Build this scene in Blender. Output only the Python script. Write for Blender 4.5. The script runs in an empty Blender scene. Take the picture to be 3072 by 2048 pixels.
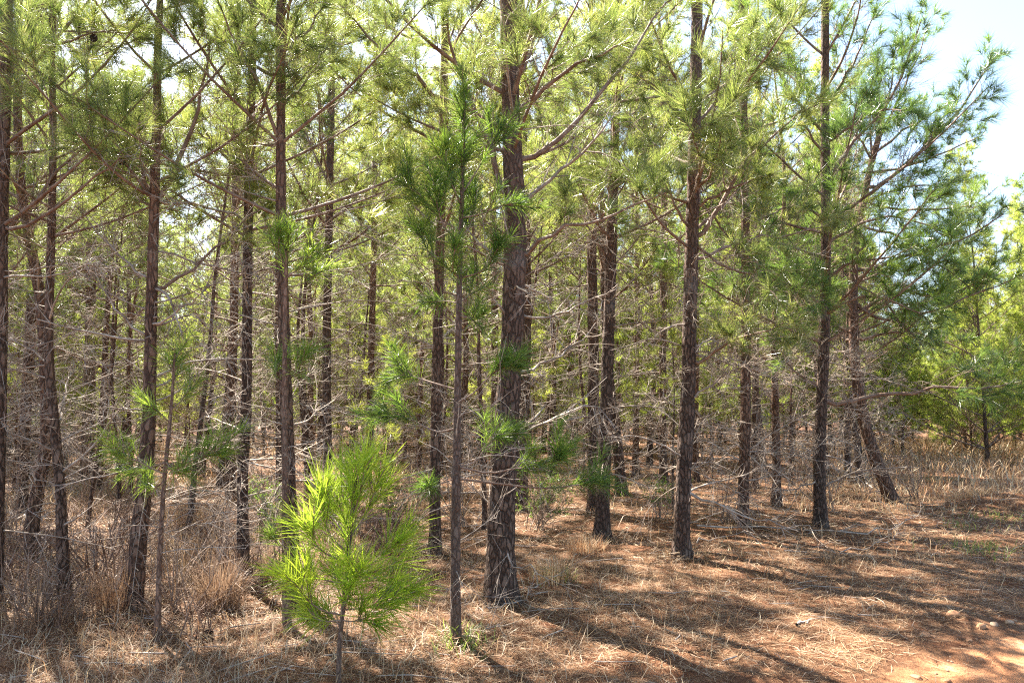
import bpy, math, random
import numpy as np
from mathutils import Vector

# ------------------------------------------------------------------ camera, sky, sun, exposure
scene = bpy.context.scene
COL = scene.collection
F = 796.0
PITCH = math.radians(4.95)
CAM_Z = 1.6
cam_data = bpy.data.cameras.new('camera')
cam_data.sensor_width = 36.0
cam_data.lens = F / 1024.0 * 36.0
cam_data.clip_start = 0.05
cam_data.clip_end = 3000.0
cam = bpy.data.objects.new('camera', cam_data)
COL.objects.link(cam)
cam.location = (0, 0, CAM_Z)
cam.rotation_euler = (math.pi / 2 + PITCH, 0, 0)
scene.camera = cam

SUN_AZ = math.radians(-38.0)          # left of straight ahead
SUN_EL = math.radians(51.0)
world = bpy.data.worlds.new('World')
scene.world = world
world.use_nodes = True
wn = world.node_tree
wn.nodes.clear()
w_out = wn.nodes.new('ShaderNodeOutputWorld')
w_bg = wn.nodes.new('ShaderNodeBackground')
w_sky = wn.nodes.new('ShaderNodeTexSky')
w_sky.sky_type = 'NISHITA'
w_sky.sun_disc = False
w_sky.sun_elevation = SUN_EL
w_sky.sun_rotation = SUN_AZ
w_sky.dust_density = 1.6
w_bg.inputs['Strength'].default_value = 0.068
wn.links.new(w_sky.outputs[0], w_bg.inputs['Color'])
wn.links.new(w_bg.outputs[0], w_out.inputs['Surface'])

sun_data = bpy.data.lights.new('sun', 'SUN')
sun_data.energy = 5.0
sun_data.angle = math.radians(0.5)
sun_data.color = (1.0, 0.93, 0.82)
sun = bpy.data.objects.new('sun', sun_data)
COL.objects.link(sun)
SUN_DIR = Vector((math.sin(SUN_AZ) * math.cos(SUN_EL), math.cos(SUN_AZ) * math.cos(SUN_EL), math.sin(SUN_EL)))
sun.rotation_euler = SUN_DIR.to_track_quat('Z', 'Y').to_euler()
sun.location = (-20, 25, 40)

scene.view_settings.view_transform = 'Standard'
scene.view_settings.look = 'None'
scene.view_settings.exposure = 2.8
scene.view_settings.gamma = 1.0
scene.render.engine = 'CYCLES'
scene.cycles.max_bounces = 8
scene.cycles.diffuse_bounces = 4
scene.cycles.use_denoising = False
scene.cycles.filter_width = 1.2

RNG = np.random.default_rng(11)

# ------------------------------------------------------------------ small helpers
DS = 1024.0 / 2352.0                  # the photograph was measured on a 2352 px wide view


def ray(px, py):
    cx = (px * DS - 512.0) / F
    cy = (341.0 - py * DS) / F
    d = np.array([cx, math.cos(PITCH) - cy * math.sin(PITCH), math.sin(PITCH) + cy * math.cos(PITCH)])
    return d


def at(px, py, Y):
    d = ray(px, py)
    return d * (Y / d[1]) + np.array([0, 0, CAM_Z])


def project(p):
    x, y, z = p[..., 0], p[..., 1], p[..., 2] - CAM_Z
    fy = y * math.cos(PITCH) + z * math.sin(PITCH)
    uz = -y * math.sin(PITCH) + z * math.cos(PITCH)
    fy = np.maximum(fy, 0.05)
    return 512 + F * x / fy, 341 - F * uz / fy


def _hash(ix, iy, seed):
    n = (ix.astype(np.int64) * 374761393 + iy.astype(np.int64) * 668265263 + seed * 974634213) & 0x7fffffff
    n = ((n ^ (n >> 13)) * 1274126177) & 0x7fffffff
    n = n ^ (n >> 16)
    return (n & 0xffff) / 65535.0


def vnoise(x, y, seed=0):
    x = np.asarray(x, float); y = np.asarray(y, float)
    ix, iy = np.floor(x), np.floor(y)
    fx, fy = x - ix, y - iy
    fx = fx * fx * (3 - 2 * fx); fy = fy * fy * (3 - 2 * fy)
    a = _hash(ix, iy, seed); b = _hash(ix + 1, iy, seed)
    c = _hash(ix, iy + 1, seed); d = _hash(ix + 1, iy + 1, seed)
    return (a * (1 - fx) + b * fx) * (1 - fy) + (c * (1 - fx) + d * fx) * fy


# edge of the dirt track, running away to the right
TRACK = np.array([(-1.5, 1.5), (0.3, 3.7), (0.95, 4.3), (1.35, 4.75), (2.1, 5.2), (4.0, 6.45), (6.0, 8.4), (8.0, 11.0),
                  (11.0, 14.6), (16.5, 20.0), (30.0, 30.0), (60.0, 50.0)])


def track_side(x, y):
    """signed distance to the near edge of the track: positive on the track"""
    x = np.asarray(x, float); y = np.asarray(y, float)
    best = np.full(x.shape, 1e9); sgn = np.zeros(x.shape)
    for (ax, ay), (bx, by) in zip(TRACK[:-1], TRACK[1:]):
        dx, dy = bx - ax, by - ay
        t = np.clip(((x - ax) * dx + (y - ay) * dy) / (dx * dx + dy * dy), 0, 1)
        ex, ey = x - ax - t * dx, y - ay - t * dy
        d = np.hypot(ex, ey)
        s = np.where(dx * ey - dy * ex < 0, 1.0, -1.0)
        m = d < best
        best = np.where(m, d, best); sgn = np.where(m, s, sgn)
    return best * sgn


def height(x, y):
    x = np.asarray(x, float); y = np.asarray(y, float)
    h = 0.16 * (vnoise(x * 0.22 + 7.3, y * 0.22 + 3.1, 1) - 0.5)
    h = h + 0.07 * (vnoise(x * 0.8, y * 0.8, 2) - 0.5)
    s = track_side(x, y)
    on = np.clip((s + 0.3) / 0.6, 0, 1)
    h = h + (1 - on) * 0.045 * (vnoise(x * 3.1, y * 3.1, 3) - 0.5)
    h = h - on * 0.05
    mound = 0.28 * np.exp(-(((x - 8.6) / 1.1) ** 2 + ((y - 13.6) / 0.8) ** 2))
    return h + mound


def ground_at(px, py):
    d = ray(px, py)
    t = CAM_Z / max(1e-3, -d[2])
    for _ in range(12):
        p = d * t
        t = (CAM_Z - float(height(p[0], p[1]))) / -d[2]
    p = d * t + np.array([0, 0, CAM_Z])
    return p


def unit(v):
    return v / np.maximum(np.linalg.norm(v, axis=-1, keepdims=True), 1e-9)


def spline(pts, n):
    """Catmull-Rom through pts, n samples evenly spaced by length"""
    P = np.asarray(pts, float)
    P = np.vstack([2 * P[0] - P[1], P, 2 * P[-1] - P[-2]])
    out = []
    for i in range(1, len(P) - 2):
        t = np.linspace(0, 1, 16, endpoint=False)[:, None]
        a, b, c, d = P[i - 1], P[i], P[i + 1], P[i + 2]
        out.append(0.5 * (2 * b + (c - a) * t + (2 * a - 5 * b + 4 * c - d) * t ** 2 + (3 * b - a - 3 * c + d) * t ** 3))
    out.append(P[-2][None])
    Q = np.vstack(out)
    s = np.r_[0, np.cumsum(np.linalg.norm(np.diff(Q, axis=0), axis=1))]
    u = np.linspace(0, s[-1], n)
    return np.stack([np.interp(u, s, Q[:, k]) for k in range(Q.shape[1])], 1)


def lerp_path(P, t):
    """points and tangents at fractions t of an evenly sampled path P"""
    K = len(P)
    u = np.clip(np.asarray(t) * (K - 1), 0, K - 1 - 1e-6)
    i = u.astype(int); f = (u - i)[:, None]
    return P[i] * (1 - f) + P[i + 1] * f, unit(P[i + 1] - P[i])


class Geo:
    """collects verts and faces (tris and quads) with material slots, then links one mesh"""

    def __init__(self):
        self.v = []; self.t = []; self.q = []; self.tm = []; self.qm = []; self.n = 0

    def add(self, v, tris=None, quads=None, m=0):
        v = np.asarray(v, float).reshape(-1, 3)
        if tris is not None and len(tris):
            self.t.append(np.asarray(tris) + self.n); self.tm.append(np.full(len(tris), m))
        if quads is not None and len(quads):
            self.q.append(np.asarray(quads) + self.n); self.qm.append(np.full(len(quads), m))
        self.v.append(v); self.n += len(v)

    def mesh(self, name, mats, smooth=False):
        me = bpy.data.meshes.new(name)
        v = np.vstack(self.v)
        t = np.vstack(self.t) if self.t else np.zeros((0, 3), int)
        q = np.vstack(self.q) if self.q else np.zeros((0, 4), int)
        me.vertices.add(len(v)); me.vertices.foreach_set('co', v.astype(np.float32).ravel())
        loops = np.r_[t.ravel(), q.ravel()].astype(np.int32)
        me.loops.add(len(loops)); me.loops.foreach_set('vertex_index', loops)
        nt, nq = len(t), len(q)
        me.polygons.add(nt + nq)
        start = np.r_[np.arange(nt) * 3, nt * 3 + np.arange(nq) * 4].astype(np.int32)
        me.polygons.foreach_set('loop_start', start)
        mi = np.r_[np.concatenate(self.tm) if self.tm else np.zeros(0), np.concatenate(self.qm) if self.qm else np.zeros(0)]
        me.polygons.foreach_set('material_index', mi.astype(np.int32))
        if smooth:
            me.polygons.foreach_set('use_smooth', np.ones(nt + nq, bool))
        for m in mats:
            me.materials.append(m)
        me.update(calc_edges=True)
        return me

    def build(self, name, mats, parent=None, smooth=False):
        if not isinstance(mats, (list, tuple)):
            mats = [mats]
        o = bpy.data.objects.new(name, self.mesh(name, mats, smooth))
        COL.objects.link(o)
        if parent is not None:
            o.parent = parent
        return o


def tubes(g, P, R, sides, m=0, cap=False):
    """P (N,K,3), R (N,K): N tapered tubes"""
    P = np.asarray(P, float); R = np.asarray(R, float)
    if P.ndim == 2:
        P = P[None]; R = R[None]
    N, K, _ = P.shape
    if N == 0:
        return
    T = unit(np.gradient(P, axis=1))
    mt = np.abs(T.mean(1))
    ref = np.zeros((N, 3)); ref[np.arange(N), mt.argmin(1)] = 1
    U = unit(np.cross(T, ref[:, None, :])); V = np.cross(T, U)
    a = np.arange(sides) * 2 * math.pi / sides
    ring = P[:, :, None, :] + R[:, :, None, None] * (np.cos(a)[None, None, :, None] * U[:, :, None, :] + np.sin(a)[None, None, :, None] * V[:, :, None, :])
    base = (np.arange(N)[:, None, None] * K + np.arange(K - 1)[None, :, None]) * sides
    j = np.arange(sides)[None, None, :]; j2 = (j + 1) % sides
    q = np.stack([base + j, base + j2, base + sides + j2, base + sides + j], -1).reshape(-1, 4)
    g.add(ring.reshape(-1, 3), quads=q, m=m)


def needles(g, rng, base, axis, shoot, n, length, width, spread=(18, 62), m=0, bend=False, droop=0.02):
    """needles round T shoots: base (T,3), axis (T,3), shoot length (T)"""
    T = len(base)
    if T == 0 or n < 1:
        return
    B = np.repeat(base, n, 0); A = np.repeat(unit(axis), n, 0); S = np.repeat(shoot, n)
    N = len(B)
    s = rng.random(N)
    r = rng.normal(size=(N, 3)); perp = unit(r - (r * A).sum(1, keepdims=True) * A)
    al = np.radians(spread[0] + (spread[1] - spread[0]) * rng.random(N) * (1.15 - 0.5 * s))
    d = A * np.cos(al)[:, None] + perp * np.sin(al)[:, None]
    L = length * (0.7 + 0.5 * rng.random(N))
    P0 = B + A * (s * S)[:, None]
    side = unit(np.cross(d, rng.normal(size=(N, 3))))
    w = width * (0.7 + 0.6 * rng.random(N))
    P2 = P0 + d * L[:, None]; P2[:, 2] -= droop * (0.3 + rng.random(N))
    i = np.arange(N)
    if bend:
        P1 = P0 + d * (L * 0.5)[:, None]; P1[:, 2] += droop * 0.2
        v = np.stack([P0 - side * w[:, None] / 2, P0 + side * w[:, None] / 2, P1 - side * w[:, None] / 2, P1 + side * w[:, None] / 2, P2], 1)
        g.add(v, tris=np.stack([i * 5 + 2, i * 5 + 3, i * 5 + 4], 1), quads=np.stack([i * 5, i * 5 + 1, i * 5 + 3, i * 5 + 2], 1), m=m)
    else:
        v = np.stack([P0 - side * w[:, None] / 2, P0 + side * w[:, None] / 2, P2], 1)
        g.add(v, tris=np.stack([i * 3, i * 3 + 1, i * 3 + 2], 1), m=m)


def tag(o, label=None, cat=None, group=None, kind=None):
    if label: o['label'] = label
    if cat: o['category'] = cat
    if group: o['group'] = group
    if kind: o['kind'] = kind
    return o


def empty(name, loc):
    o = bpy.data.objects.new(name, None)
    o.empty_display_size = 0.2
    COL.objects.link(o)
    o.location = loc
    return o


# ------------------------------------------------------------------ materials
def new_mat(name):
    m = bpy.data.materials.new(name)
    m.use_nodes = True
    nt = m.node_tree
    nt.nodes.clear()
    out = nt.nodes.new('ShaderNodeOutputMaterial')
    return m, nt, out


def ramp(nt, stops):
    r = nt.nodes.new('ShaderNodeValToRGB')
    e = r.color_ramp.elements
    while len(e) < len(stops):
        e.new(0.5)
    for k, (p, c) in enumerate(stops):
        e[k].position = p
        e[k].color = (*c, 1)
    return r


def island_mat(name, stops, trans=None, mix=0.4, rough=0.5, spec=0.4):
    """colour varies from piece to piece (needle, blade, twig)"""
    m, nt, out = new_mat(name)
    g = nt.nodes.new('ShaderNodeNewGeometry')
    r = ramp(nt, stops)
    nt.links.new(g.outputs['Random Per Island'], r.inputs['Fac'])
    p = nt.nodes.new('ShaderNodeBsdfPrincipled')
    p.inputs['Roughness'].default_value = rough
    p.inputs['Specular IOR Level'].default_value = spec
    oi = nt.nodes.new('ShaderNodeObjectInfo')
    tone = ramp(nt, [(0, (.82, .86, .80)), (.5, (1, 1, 1)), (1, (1.22, 1.12, 1.0))])
    nt.links.new(oi.outputs['Random'], tone.inputs['Fac'])

    def toned(src):
        x = nt.nodes.new('ShaderNodeMix'); x.data_type = 'RGBA'; x.blend_type = 'MULTIPLY'; x.inputs[0].default_value = 1.0
        nt.links.new(src, x.inputs[6]); nt.links.new(tone.outputs['Color'], x.inputs[7])
        return x.outputs[2]
    nt.links.new(toned(r.outputs['Color']), p.inputs['Base Color'])
    if trans is None:
        nt.links.new(p.outputs[0], out.inputs['Surface'])
        return m
    tr = nt.nodes.new('ShaderNodeBsdfTranslucent')
    r2 = ramp(nt, trans)
    nt.links.new(g.outputs['Random Per Island'], r2.inputs['Fac'])
    nt.links.new(toned(r2.outputs['Color']), tr.inputs['Color'])
    mx = nt.nodes.new('ShaderNodeMixShader')
    mx.inputs[0].default_value = mix
    nt.links.new(p.outputs[0], mx.inputs[1]); nt.links.new(tr.outputs[0], mx.inputs[2])
    nt.links.new(mx.outputs[0], out.inputs['Surface'])
    return m


M = {}
M['needle'] = island_mat('pine_needles', [(0, (.055, .085, .022)), (.5, (.095, .128, .036)), (.85, (.14, .16, .055)), (1, (.24, .18, .09))],
                         [(0, (.19, .29, .05)), (.6, (.35, .43, .09)), (1, (.48, .46, .17))], 0.48, 0.33, 0.65)
M['needle_dark'] = island_mat('dark_pine_needles', [(0, (.038, .08, .018)), (.6, (.065, .12, .026)), (1, (.115, .16, .045))],
                              [(0, (.14, .28, .03)), (1, (.32, .44, .06))], 0.5, 0.4, 0.5)
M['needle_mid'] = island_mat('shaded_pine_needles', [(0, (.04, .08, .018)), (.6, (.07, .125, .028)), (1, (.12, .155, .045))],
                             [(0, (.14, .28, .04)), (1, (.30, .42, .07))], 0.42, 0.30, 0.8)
M['needle_sunlit'] = island_mat('sunlit_green_needles', [(0, (.06, .12, .018)), (.6, (.11, .18, .03)), (1, (.17, .22, .05))],
                               [(0, (.24, .42, .04)), (1, (.46, .60, .08))], 0.5, 0.32, 0.7)  # lightened green: sun falling on the tufts is put into the colour
M['needle_bright'] = island_mat('young_pine_needles', [(0, (.13, .21, .014)), (.6, (.22, .31, .025)), (.93, (.30, .36, .05)), (1, (.34, .24, .09))],
                                [(0, (.42, .62, .04)), (1, (.62, .76, .09))], 0.58, 0.35, 0.55)
M['needle_far'] = island_mat('far_pine_needles', [(0, (.08, .12, .025)), (.6, (.14, .19, .04)), (1, (.20, .22, .07))],
                             [(0, (.30, .42, .05)), (.6, (.48, .58, .09)), (1, (.60, .60, .15))], 0.55, 0.4, 0.5)
M['needle_dead'] = island_mat('dead_pine_needles', [(0, (.22, .10, .05)), (1, (.36, .20, .10))], [(0, (.40, .20, .09)), (1, (.5, .3, .15))], 0.4, 0.5, 0.3)


def bark_mat(name, plate_a, plate_b, crack, scale=1.0, bump=1.0):
    m, nt, out = new_mat(name)
    tc = nt.nodes.new('ShaderNodeTexCoord')
    mp = nt.nodes.new('ShaderNodeMapping')
    mp.inputs['Scale'].default_value = (26 * scale, 26 * scale, 9.5 * scale)
    nt.links.new(tc.outputs['Object'], mp.inputs['Vector'])
    nz = nt.nodes.new('ShaderNodeTexNoise')
    nz.inputs['Scale'].default_value = 0.9; nz.inputs['Detail'].default_value = 4
    nt.links.new(mp.outputs[0], nz.inputs['Vector'])
    mixv = nt.nodes.new('ShaderNodeMix'); mixv.data_type = 'RGBA'; mixv.blend_type = 'ADD'
    mixv.inputs[0].default_value = 1.5
    nt.links.new(mp.outputs[0], mixv.inputs[6]); nt.links.new(nz.outputs['Color'], mixv.inputs[7])
    vo = nt.nodes.new('ShaderNodeTexVoronoi'); vo.feature = 'DISTANCE_TO_EDGE'
    vo.inputs['Scale'].default_value = 1.0
    nt.links.new(mixv.outputs[2], vo.inputs['Vector'])
    vc = nt.nodes.new('ShaderNodeTexVoronoi'); vc.inputs['Scale'].default_value = 1.0
    nt.links.new(mixv.outputs[2], vc.inputs['Vector'])
    r_edge = ramp(nt, [(0.02, (0, 0, 0)), (0.16, (.8, .8, .8)), (0.4, (1, 1, 1))])
    nt.links.new(vo.outputs['Distance'], r_edge.inputs['Fac'])
    sep = nt.nodes.new('ShaderNodeSeparateColor'); nt.links.new(vc.outputs['Color'], sep.inputs[0])
    n2 = nt.nodes.new('ShaderNodeTexNoise'); n2.inputs['Scale'].default_value = 5.0; n2.inputs['Detail'].default_value = 6
    nt.links.new(mp.outputs[0], n2.inputs['Vector'])
    av = nt.nodes.new('ShaderNodeMath'); av.operation = 'ADD'
    nt.links.new(sep.outputs[0], av.inputs[0]); nt.links.new(n2.outputs['Fac'], av.inputs[1])
    hv = nt.nodes.new('ShaderNodeMath'); hv.operation = 'MULTIPLY'; hv.inputs[1].default_value = 0.5
    nt.links.new(av.outputs[0], hv.inputs[0])
    rc = ramp(nt, [(0.2, plate_a), (0.75, plate_b)])
    nt.links.new(hv.outputs[0], rc.inputs['Fac'])
    mx = nt.nodes.new('ShaderNodeMix'); mx.data_type = 'RGBA'
    mx.inputs[6].default_value = (*crack, 1)
    rk = ramp(nt, [(0.42, (0, 0, 0)), (0.62, (1, 1, 1))])
    nt.links.new(n2.outputs['Fac'], rk.inputs['Fac'])
    lighten = nt.nodes.new('ShaderNodeMix'); lighten.data_type = 'RGBA'; lighten.blend_type = 'LIGHTEN'; lighten.inputs[0].default_value = 0.35
    nt.links.new(r_edge.outputs['Color'], lighten.inputs[6]); nt.links.new(rk.outputs['Color'], lighten.inputs[7])
    nt.links.new(lighten.outputs[2], mx.inputs[0]); nt.links.new(rc.outputs['Color'], mx.inputs[7])
    # thinner, redder flaking bark higher up; grey lichen patches; each tree its own tone
    sx = nt.nodes.new('ShaderNodeSeparateXYZ'); nt.links.new(tc.outputs['Object'], sx.inputs[0])
    n3 = nt.nodes.new('ShaderNodeTexNoise'); n3.inputs['Scale'].default_value = 3.0; n3.inputs['Detail'].default_value = 5
    nt.links.new(tc.outputs['Object'], n3.inputs['Vector'])
    zz = nt.nodes.new('ShaderNodeMath'); zz.operation = 'MULTIPLY_ADD'; zz.inputs[1].default_value = 4.0
    nt.links.new(n3.outputs['Fac'], zz.inputs[0]); nt.links.new(sx.outputs['Z'], zz.inputs[2])
    rz = nt.nodes.new('ShaderNodeMapRange'); rz.inputs[1].default_value = 3.2; rz.inputs[2].default_value = 6.5
    rz.inputs[3].default_value = 0.0; rz.inputs[4].default_value = 0.5
    nt.links.new(zz.outputs[0], rz.inputs[0])
    red = nt.nodes.new('ShaderNodeMix'); red.data_type = 'RGBA'; red.inputs[7].default_value = (.22, .125, .085, 1)
    nt.links.new(rz.outputs[0], red.inputs[0]); nt.links.new(mx.outputs[2], red.inputs[6])
    rl = ramp(nt, [(0.60, (0, 0, 0)), (0.74, (.5, .5, .5))]); nt.links.new(n3.outputs['Fac'], rl.inputs['Fac'])
    lic = nt.nodes.new('ShaderNodeMix'); lic.data_type = 'RGBA'; lic.inputs[7].default_value = (.27, .25, .22, 1)
    nt.links.new(rl.outputs['Color'], lic.inputs[0]); nt.links.new(red.outputs[2], lic.inputs[6])
    oi = nt.nodes.new('ShaderNodeObjectInfo')
    tone = ramp(nt, [(0, (.72, .74, .78)), (.5, (1, 1, 1)), (1, (1.22, 1.08, 1.0))])
    nt.links.new(oi.outputs['Random'], tone.inputs['Fac'])
    tm = nt.nodes.new('ShaderNodeMix'); tm.data_type = 'RGBA'; tm.blend_type = 'MULTIPLY'; tm.inputs[0].default_value = 1.0
    nt.links.new(lic.outputs[2], tm.inputs[6]); nt.links.new(tone.outputs['Color'], tm.inputs[7])
    p = nt.nodes.new('ShaderNodeBsdfPrincipled')
    p.inputs['Roughness'].default_value = 0.85; p.inputs['Specular IOR Level'].default_value = 0.25
    nt.links.new(tm.outputs[2], p.inputs['Base Color'])
    hsum = nt.nodes.new('ShaderNodeMath'); hsum.operation = 'MULTIPLY_ADD'
    hsum.inputs[1].default_value = 0.35
    nt.links.new(n2.outputs['Fac'], hsum.inputs[0]); nt.links.new(r_edge.outputs['Color'], hsum.inputs[2])
    b = nt.nodes.new('ShaderNodeBump'); b.inputs['Strength'].default_value = 0.9 * bump; b.inputs['Distance'].default_value = 0.012
    nt.links.new(hsum.outputs[0], b.inputs['Height'])
    nt.links.new(b.outputs[0], p.inputs['Normal'])
    nt.links.new(p.outputs[0], out.inputs['Surface'])
    return m


M['bark'] = bark_mat('pine_bark', (.105, .06, .041), (.22, .15, .108), (.03, .018, .012), 1.0, 1.3)
M['bark_thin'] = bark_mat('young_pine_bark', (.15, .085, .055), (.27, .19, .14), (.08, .05, .035), 1.6, 0.7)


def wood_mat(name, a, b, scale=14):
    m, nt, out = new_mat(name)
    tc = nt.nodes.new('ShaderNodeTexCoord')
    n = nt.nodes.new('ShaderNodeTexNoise'); n.inputs['Scale'].default_value = scale; n.inputs['Detail'].default_value = 5
    nt.links.new(tc.outputs['Object'], n.inputs['Vector'])
    r = ramp(nt, [(0.35, a), (0.68, b)])
    nt.links.new(n.outputs['Fac'], r.inputs['Fac'])
    p = nt.nodes.new('ShaderNodeBsdfPrincipled')
    p.inputs['Roughness'].default_value = 0.75; p.inputs['Specular IOR Level'].default_value = 0.3
    nt.links.new(r.outputs['Color'], p.inputs['Base Color'])
    bp = nt.nodes.new('ShaderNodeBump'); bp.inputs['Strength'].default_value = 0.5; bp.inputs['Distance'].default_value = 0.004
    n2 = nt.nodes.new('ShaderNodeTexNoise'); n2.inputs['Scale'].default_value = scale * 6
    nt.links.new(tc.outputs['Object'], n2.inputs['Vector'])
    nt.links.new(n2.outputs['Fac'], bp.inputs['Height']); nt.links.new(bp.outputs[0], p.inputs['Normal'])
    nt.links.new(p.outputs[0], out.inputs['Surface'])
    return m


M['limb'] = wood_mat('limb_bark', (.15, .085, .055), (.31, .225, .17), 9)
M['deadwood'] = wood_mat('dead_branch_wood', (.20, .145, .105), (.47, .39, .32), 8)
M['weed'] = wood_mat('weed_stem', (.11, .06, .04), (.24, .15, .10), 12)
M['stem'] = wood_mat('shrub_stem', (.20, .13, .09), (.34, .26, .20), 10)

# ground: pine straw and leaf crumbs
m, nt, out = new_mat('pine_straw_ground')
tc = nt.nodes.new('ShaderNodeTexCoord')


def noise_node(nt, tc, scale, detail=6, dist=0.0, stretch=None, rough=0.6):
    n = nt.nodes.new('ShaderNodeTexNoise')
    n.inputs['Scale'].default_value = scale; n.inputs['Detail'].default_value = detail
    n.inputs['Distortion'].default_value = dist; n.inputs['Roughness'].default_value = rough
    if stretch:
        mp = nt.nodes.new('ShaderNodeMapping'); mp.inputs['Scale'].default_value = stretch
        mp.inputs['Rotation'].default_value = (0, 0, 0.6)
        nt.links.new(tc.outputs['Object'], mp.inputs['Vector']); nt.links.new(mp.outputs[0], n.inputs['Vector'])
    else:
        nt.links.new(tc.outputs['Object'], n.inputs['Vector'])
    return n


def mixc(nt, fac, a, b, blend='MIX'):
    x = nt.nodes.new('ShaderNodeMix'); x.data_type = 'RGBA'; x.blend_type = blend
    for sock, v in ((0, fac), (6, a), (7, b)):
        if isinstance(v, (int, float)): x.inputs[sock].default_value = v
        elif isinstance(v, tuple): x.inputs[sock].default_value = (*v, 1)
        else: nt.links.new(v, x.inputs[sock])
    return x.outputs[2]


fine = noise_node(nt, tc, 60, 8, 2.0, (1, 0.35, 1))
mid = noise_node(nt, tc, 5, 6)
big = noise_node(nt, tc, 0.7, 4)
r1 = ramp(nt, [(0.28, (.055, .03, .018)), (0.5, (.17, .092, .05)), (0.72, (.31, .215, .135))])
nt.links.new(fine.outputs['Fac'], r1.inputs['Fac'])
r2 = ramp(nt, [(0.35, (.55, .36, .24)), (0.65, (1.0, .95, .88))])
nt.links.new(mid.outputs['Fac'], r2.inputs['Fac'])
c = mixc(nt, 1.0, r1.outputs['Color'], r2.outputs['Color'], 'MULTIPLY')
r3 = ramp(nt, [(0.4, (.95, .82, .70)), (0.62, (1.0, 1.0, .95))])
nt.links.new(big.outputs['Fac'], r3.inputs['Fac'])
c = mixc(nt, 1.0, c, r3.outputs['Color'], 'MULTIPLY')
straw_col = c
fine2 = noise_node(nt, tc, 38, 8)
mid2 = noise_node(nt, tc, 2.6, 7, 0.6)
r1 = ramp(nt, [(0.3, (.34, .14, .06)), (0.5, (.43, .20, .092)), (0.68, (.52, .31, .17))])
nt.links.new(mid2.outputs['Fac'], r1.inputs['Fac'])
r2 = ramp(nt, [(0.3, (.72, .66, .62)), (0.6, (1, 1, 1))])
nt.links.new(fine2.outputs['Fac'], r2.inputs['Fac'])
dirt_col = mixc(nt, 1.0, r1.outputs['Color'], r2.outputs['Color'], 'MULTIPLY')
cover = nt.nodes.new('ShaderNodeAttribute'); cover.attribute_name = 'bare_soil'
wob = noise_node(nt, tc, 4.5, 8, 0.5)
ad = nt.nodes.new('ShaderNodeMath'); ad.operation = 'MULTIPLY_ADD'; ad.inputs[1].default_value = 1.3
nt.links.new(wob.outputs['Fac'], ad.inputs[0]); nt.links.new(cover.outputs['Fac'], ad.inputs[2])
rs = ramp(nt, [(0.52, (0, 0, 0)), (0.66, (1, 1, 1))])
hf = nt.nodes.new('ShaderNodeMath'); hf.operation = 'MULTIPLY'; hf.inputs[1].default_value = 0.5
nt.links.new(ad.outputs[0], hf.inputs[0]); nt.links.new(hf.outputs[0], rs.inputs['Fac'])
c = mixc(nt, rs.outputs['Color'], straw_col, dirt_col)
p = nt.nodes.new('ShaderNodeBsdfPrincipled'); p.inputs['Roughness'].default_value = 0.9; p.inputs['Specular IOR Level'].default_value = 0.2
nt.links.new(c, p.inputs['Base Color'])
bp = nt.nodes.new('ShaderNodeBump'); bp.inputs['Strength'].default_value = 0.8; bp.inputs['Distance'].default_value = 0.02
nt.links.new(fine.outputs['Fac'], bp.inputs['Height']); nt.links.new(bp.outputs[0], p.inputs['Normal'])
nt.links.new(p.outputs[0], out.inputs['Surface'])
M['ground'] = m

M['straw'] = island_mat('fallen_needles', [(0, (.13, .062, .032)), (.25, (.19, .098, .048)), (.55, (.28, .168, .09)), (.85, (.38, .27, .165)), (1, (.52, .41, .29))],
                        [(0, (.2, .1, .05)), (1, (.5, .36, .2))], 0.15, 0.6, 0.3)
M['grass'] = island_mat('dry_grass_blades', [(0, (.26, .12, .06)), (.35, (.42, .25, .14)), (.7, (.58, .43, .27)), (1, (.66, .56, .40))],
                        [(0, (.4, .2, .1)), (1, (.6, .46, .28))], 0.35, 0.55, 0.3)
M['green_grass'] = island_mat('green_grass_blades', [(0, (.10, .15, .03)), (1, (.24, .28, .07))], [(0, (.2, .3, .04)), (1, (.4, .46, .1))], 0.4, 0.5, 0.4)
M['sedge'] = island_mat('red_broomsedge', [(0, (.09, .05, .033)), (.5, (.19, .115, .075)), (1, (.40, .29, .20))], [(0, (.20, .115, .07)), (1, (.40, .28, .18))], 0.28, 0.55, 0.3)
M['unused'] = None if True else island_mat('orange_leaf', [(0, (.5, .14, .03)), (1, (.6, .3, .06))], [(0, (.7, .2, .04)), (1, (.8, .45, .1))], 0.4, 0.5, 0.3)
M['rock'] = wood_mat('sandy_rock', (.28, .13, .06), (.42, .24, .13), 7)
M['rock_pale'] = wood_mat('pale_rock', (.27, .17, .10), (.42, .30, .20), 9)
M['cone'] = wood_mat('cone_scales', (.07, .045, .03), (.16, .11, .08), 30)

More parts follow.
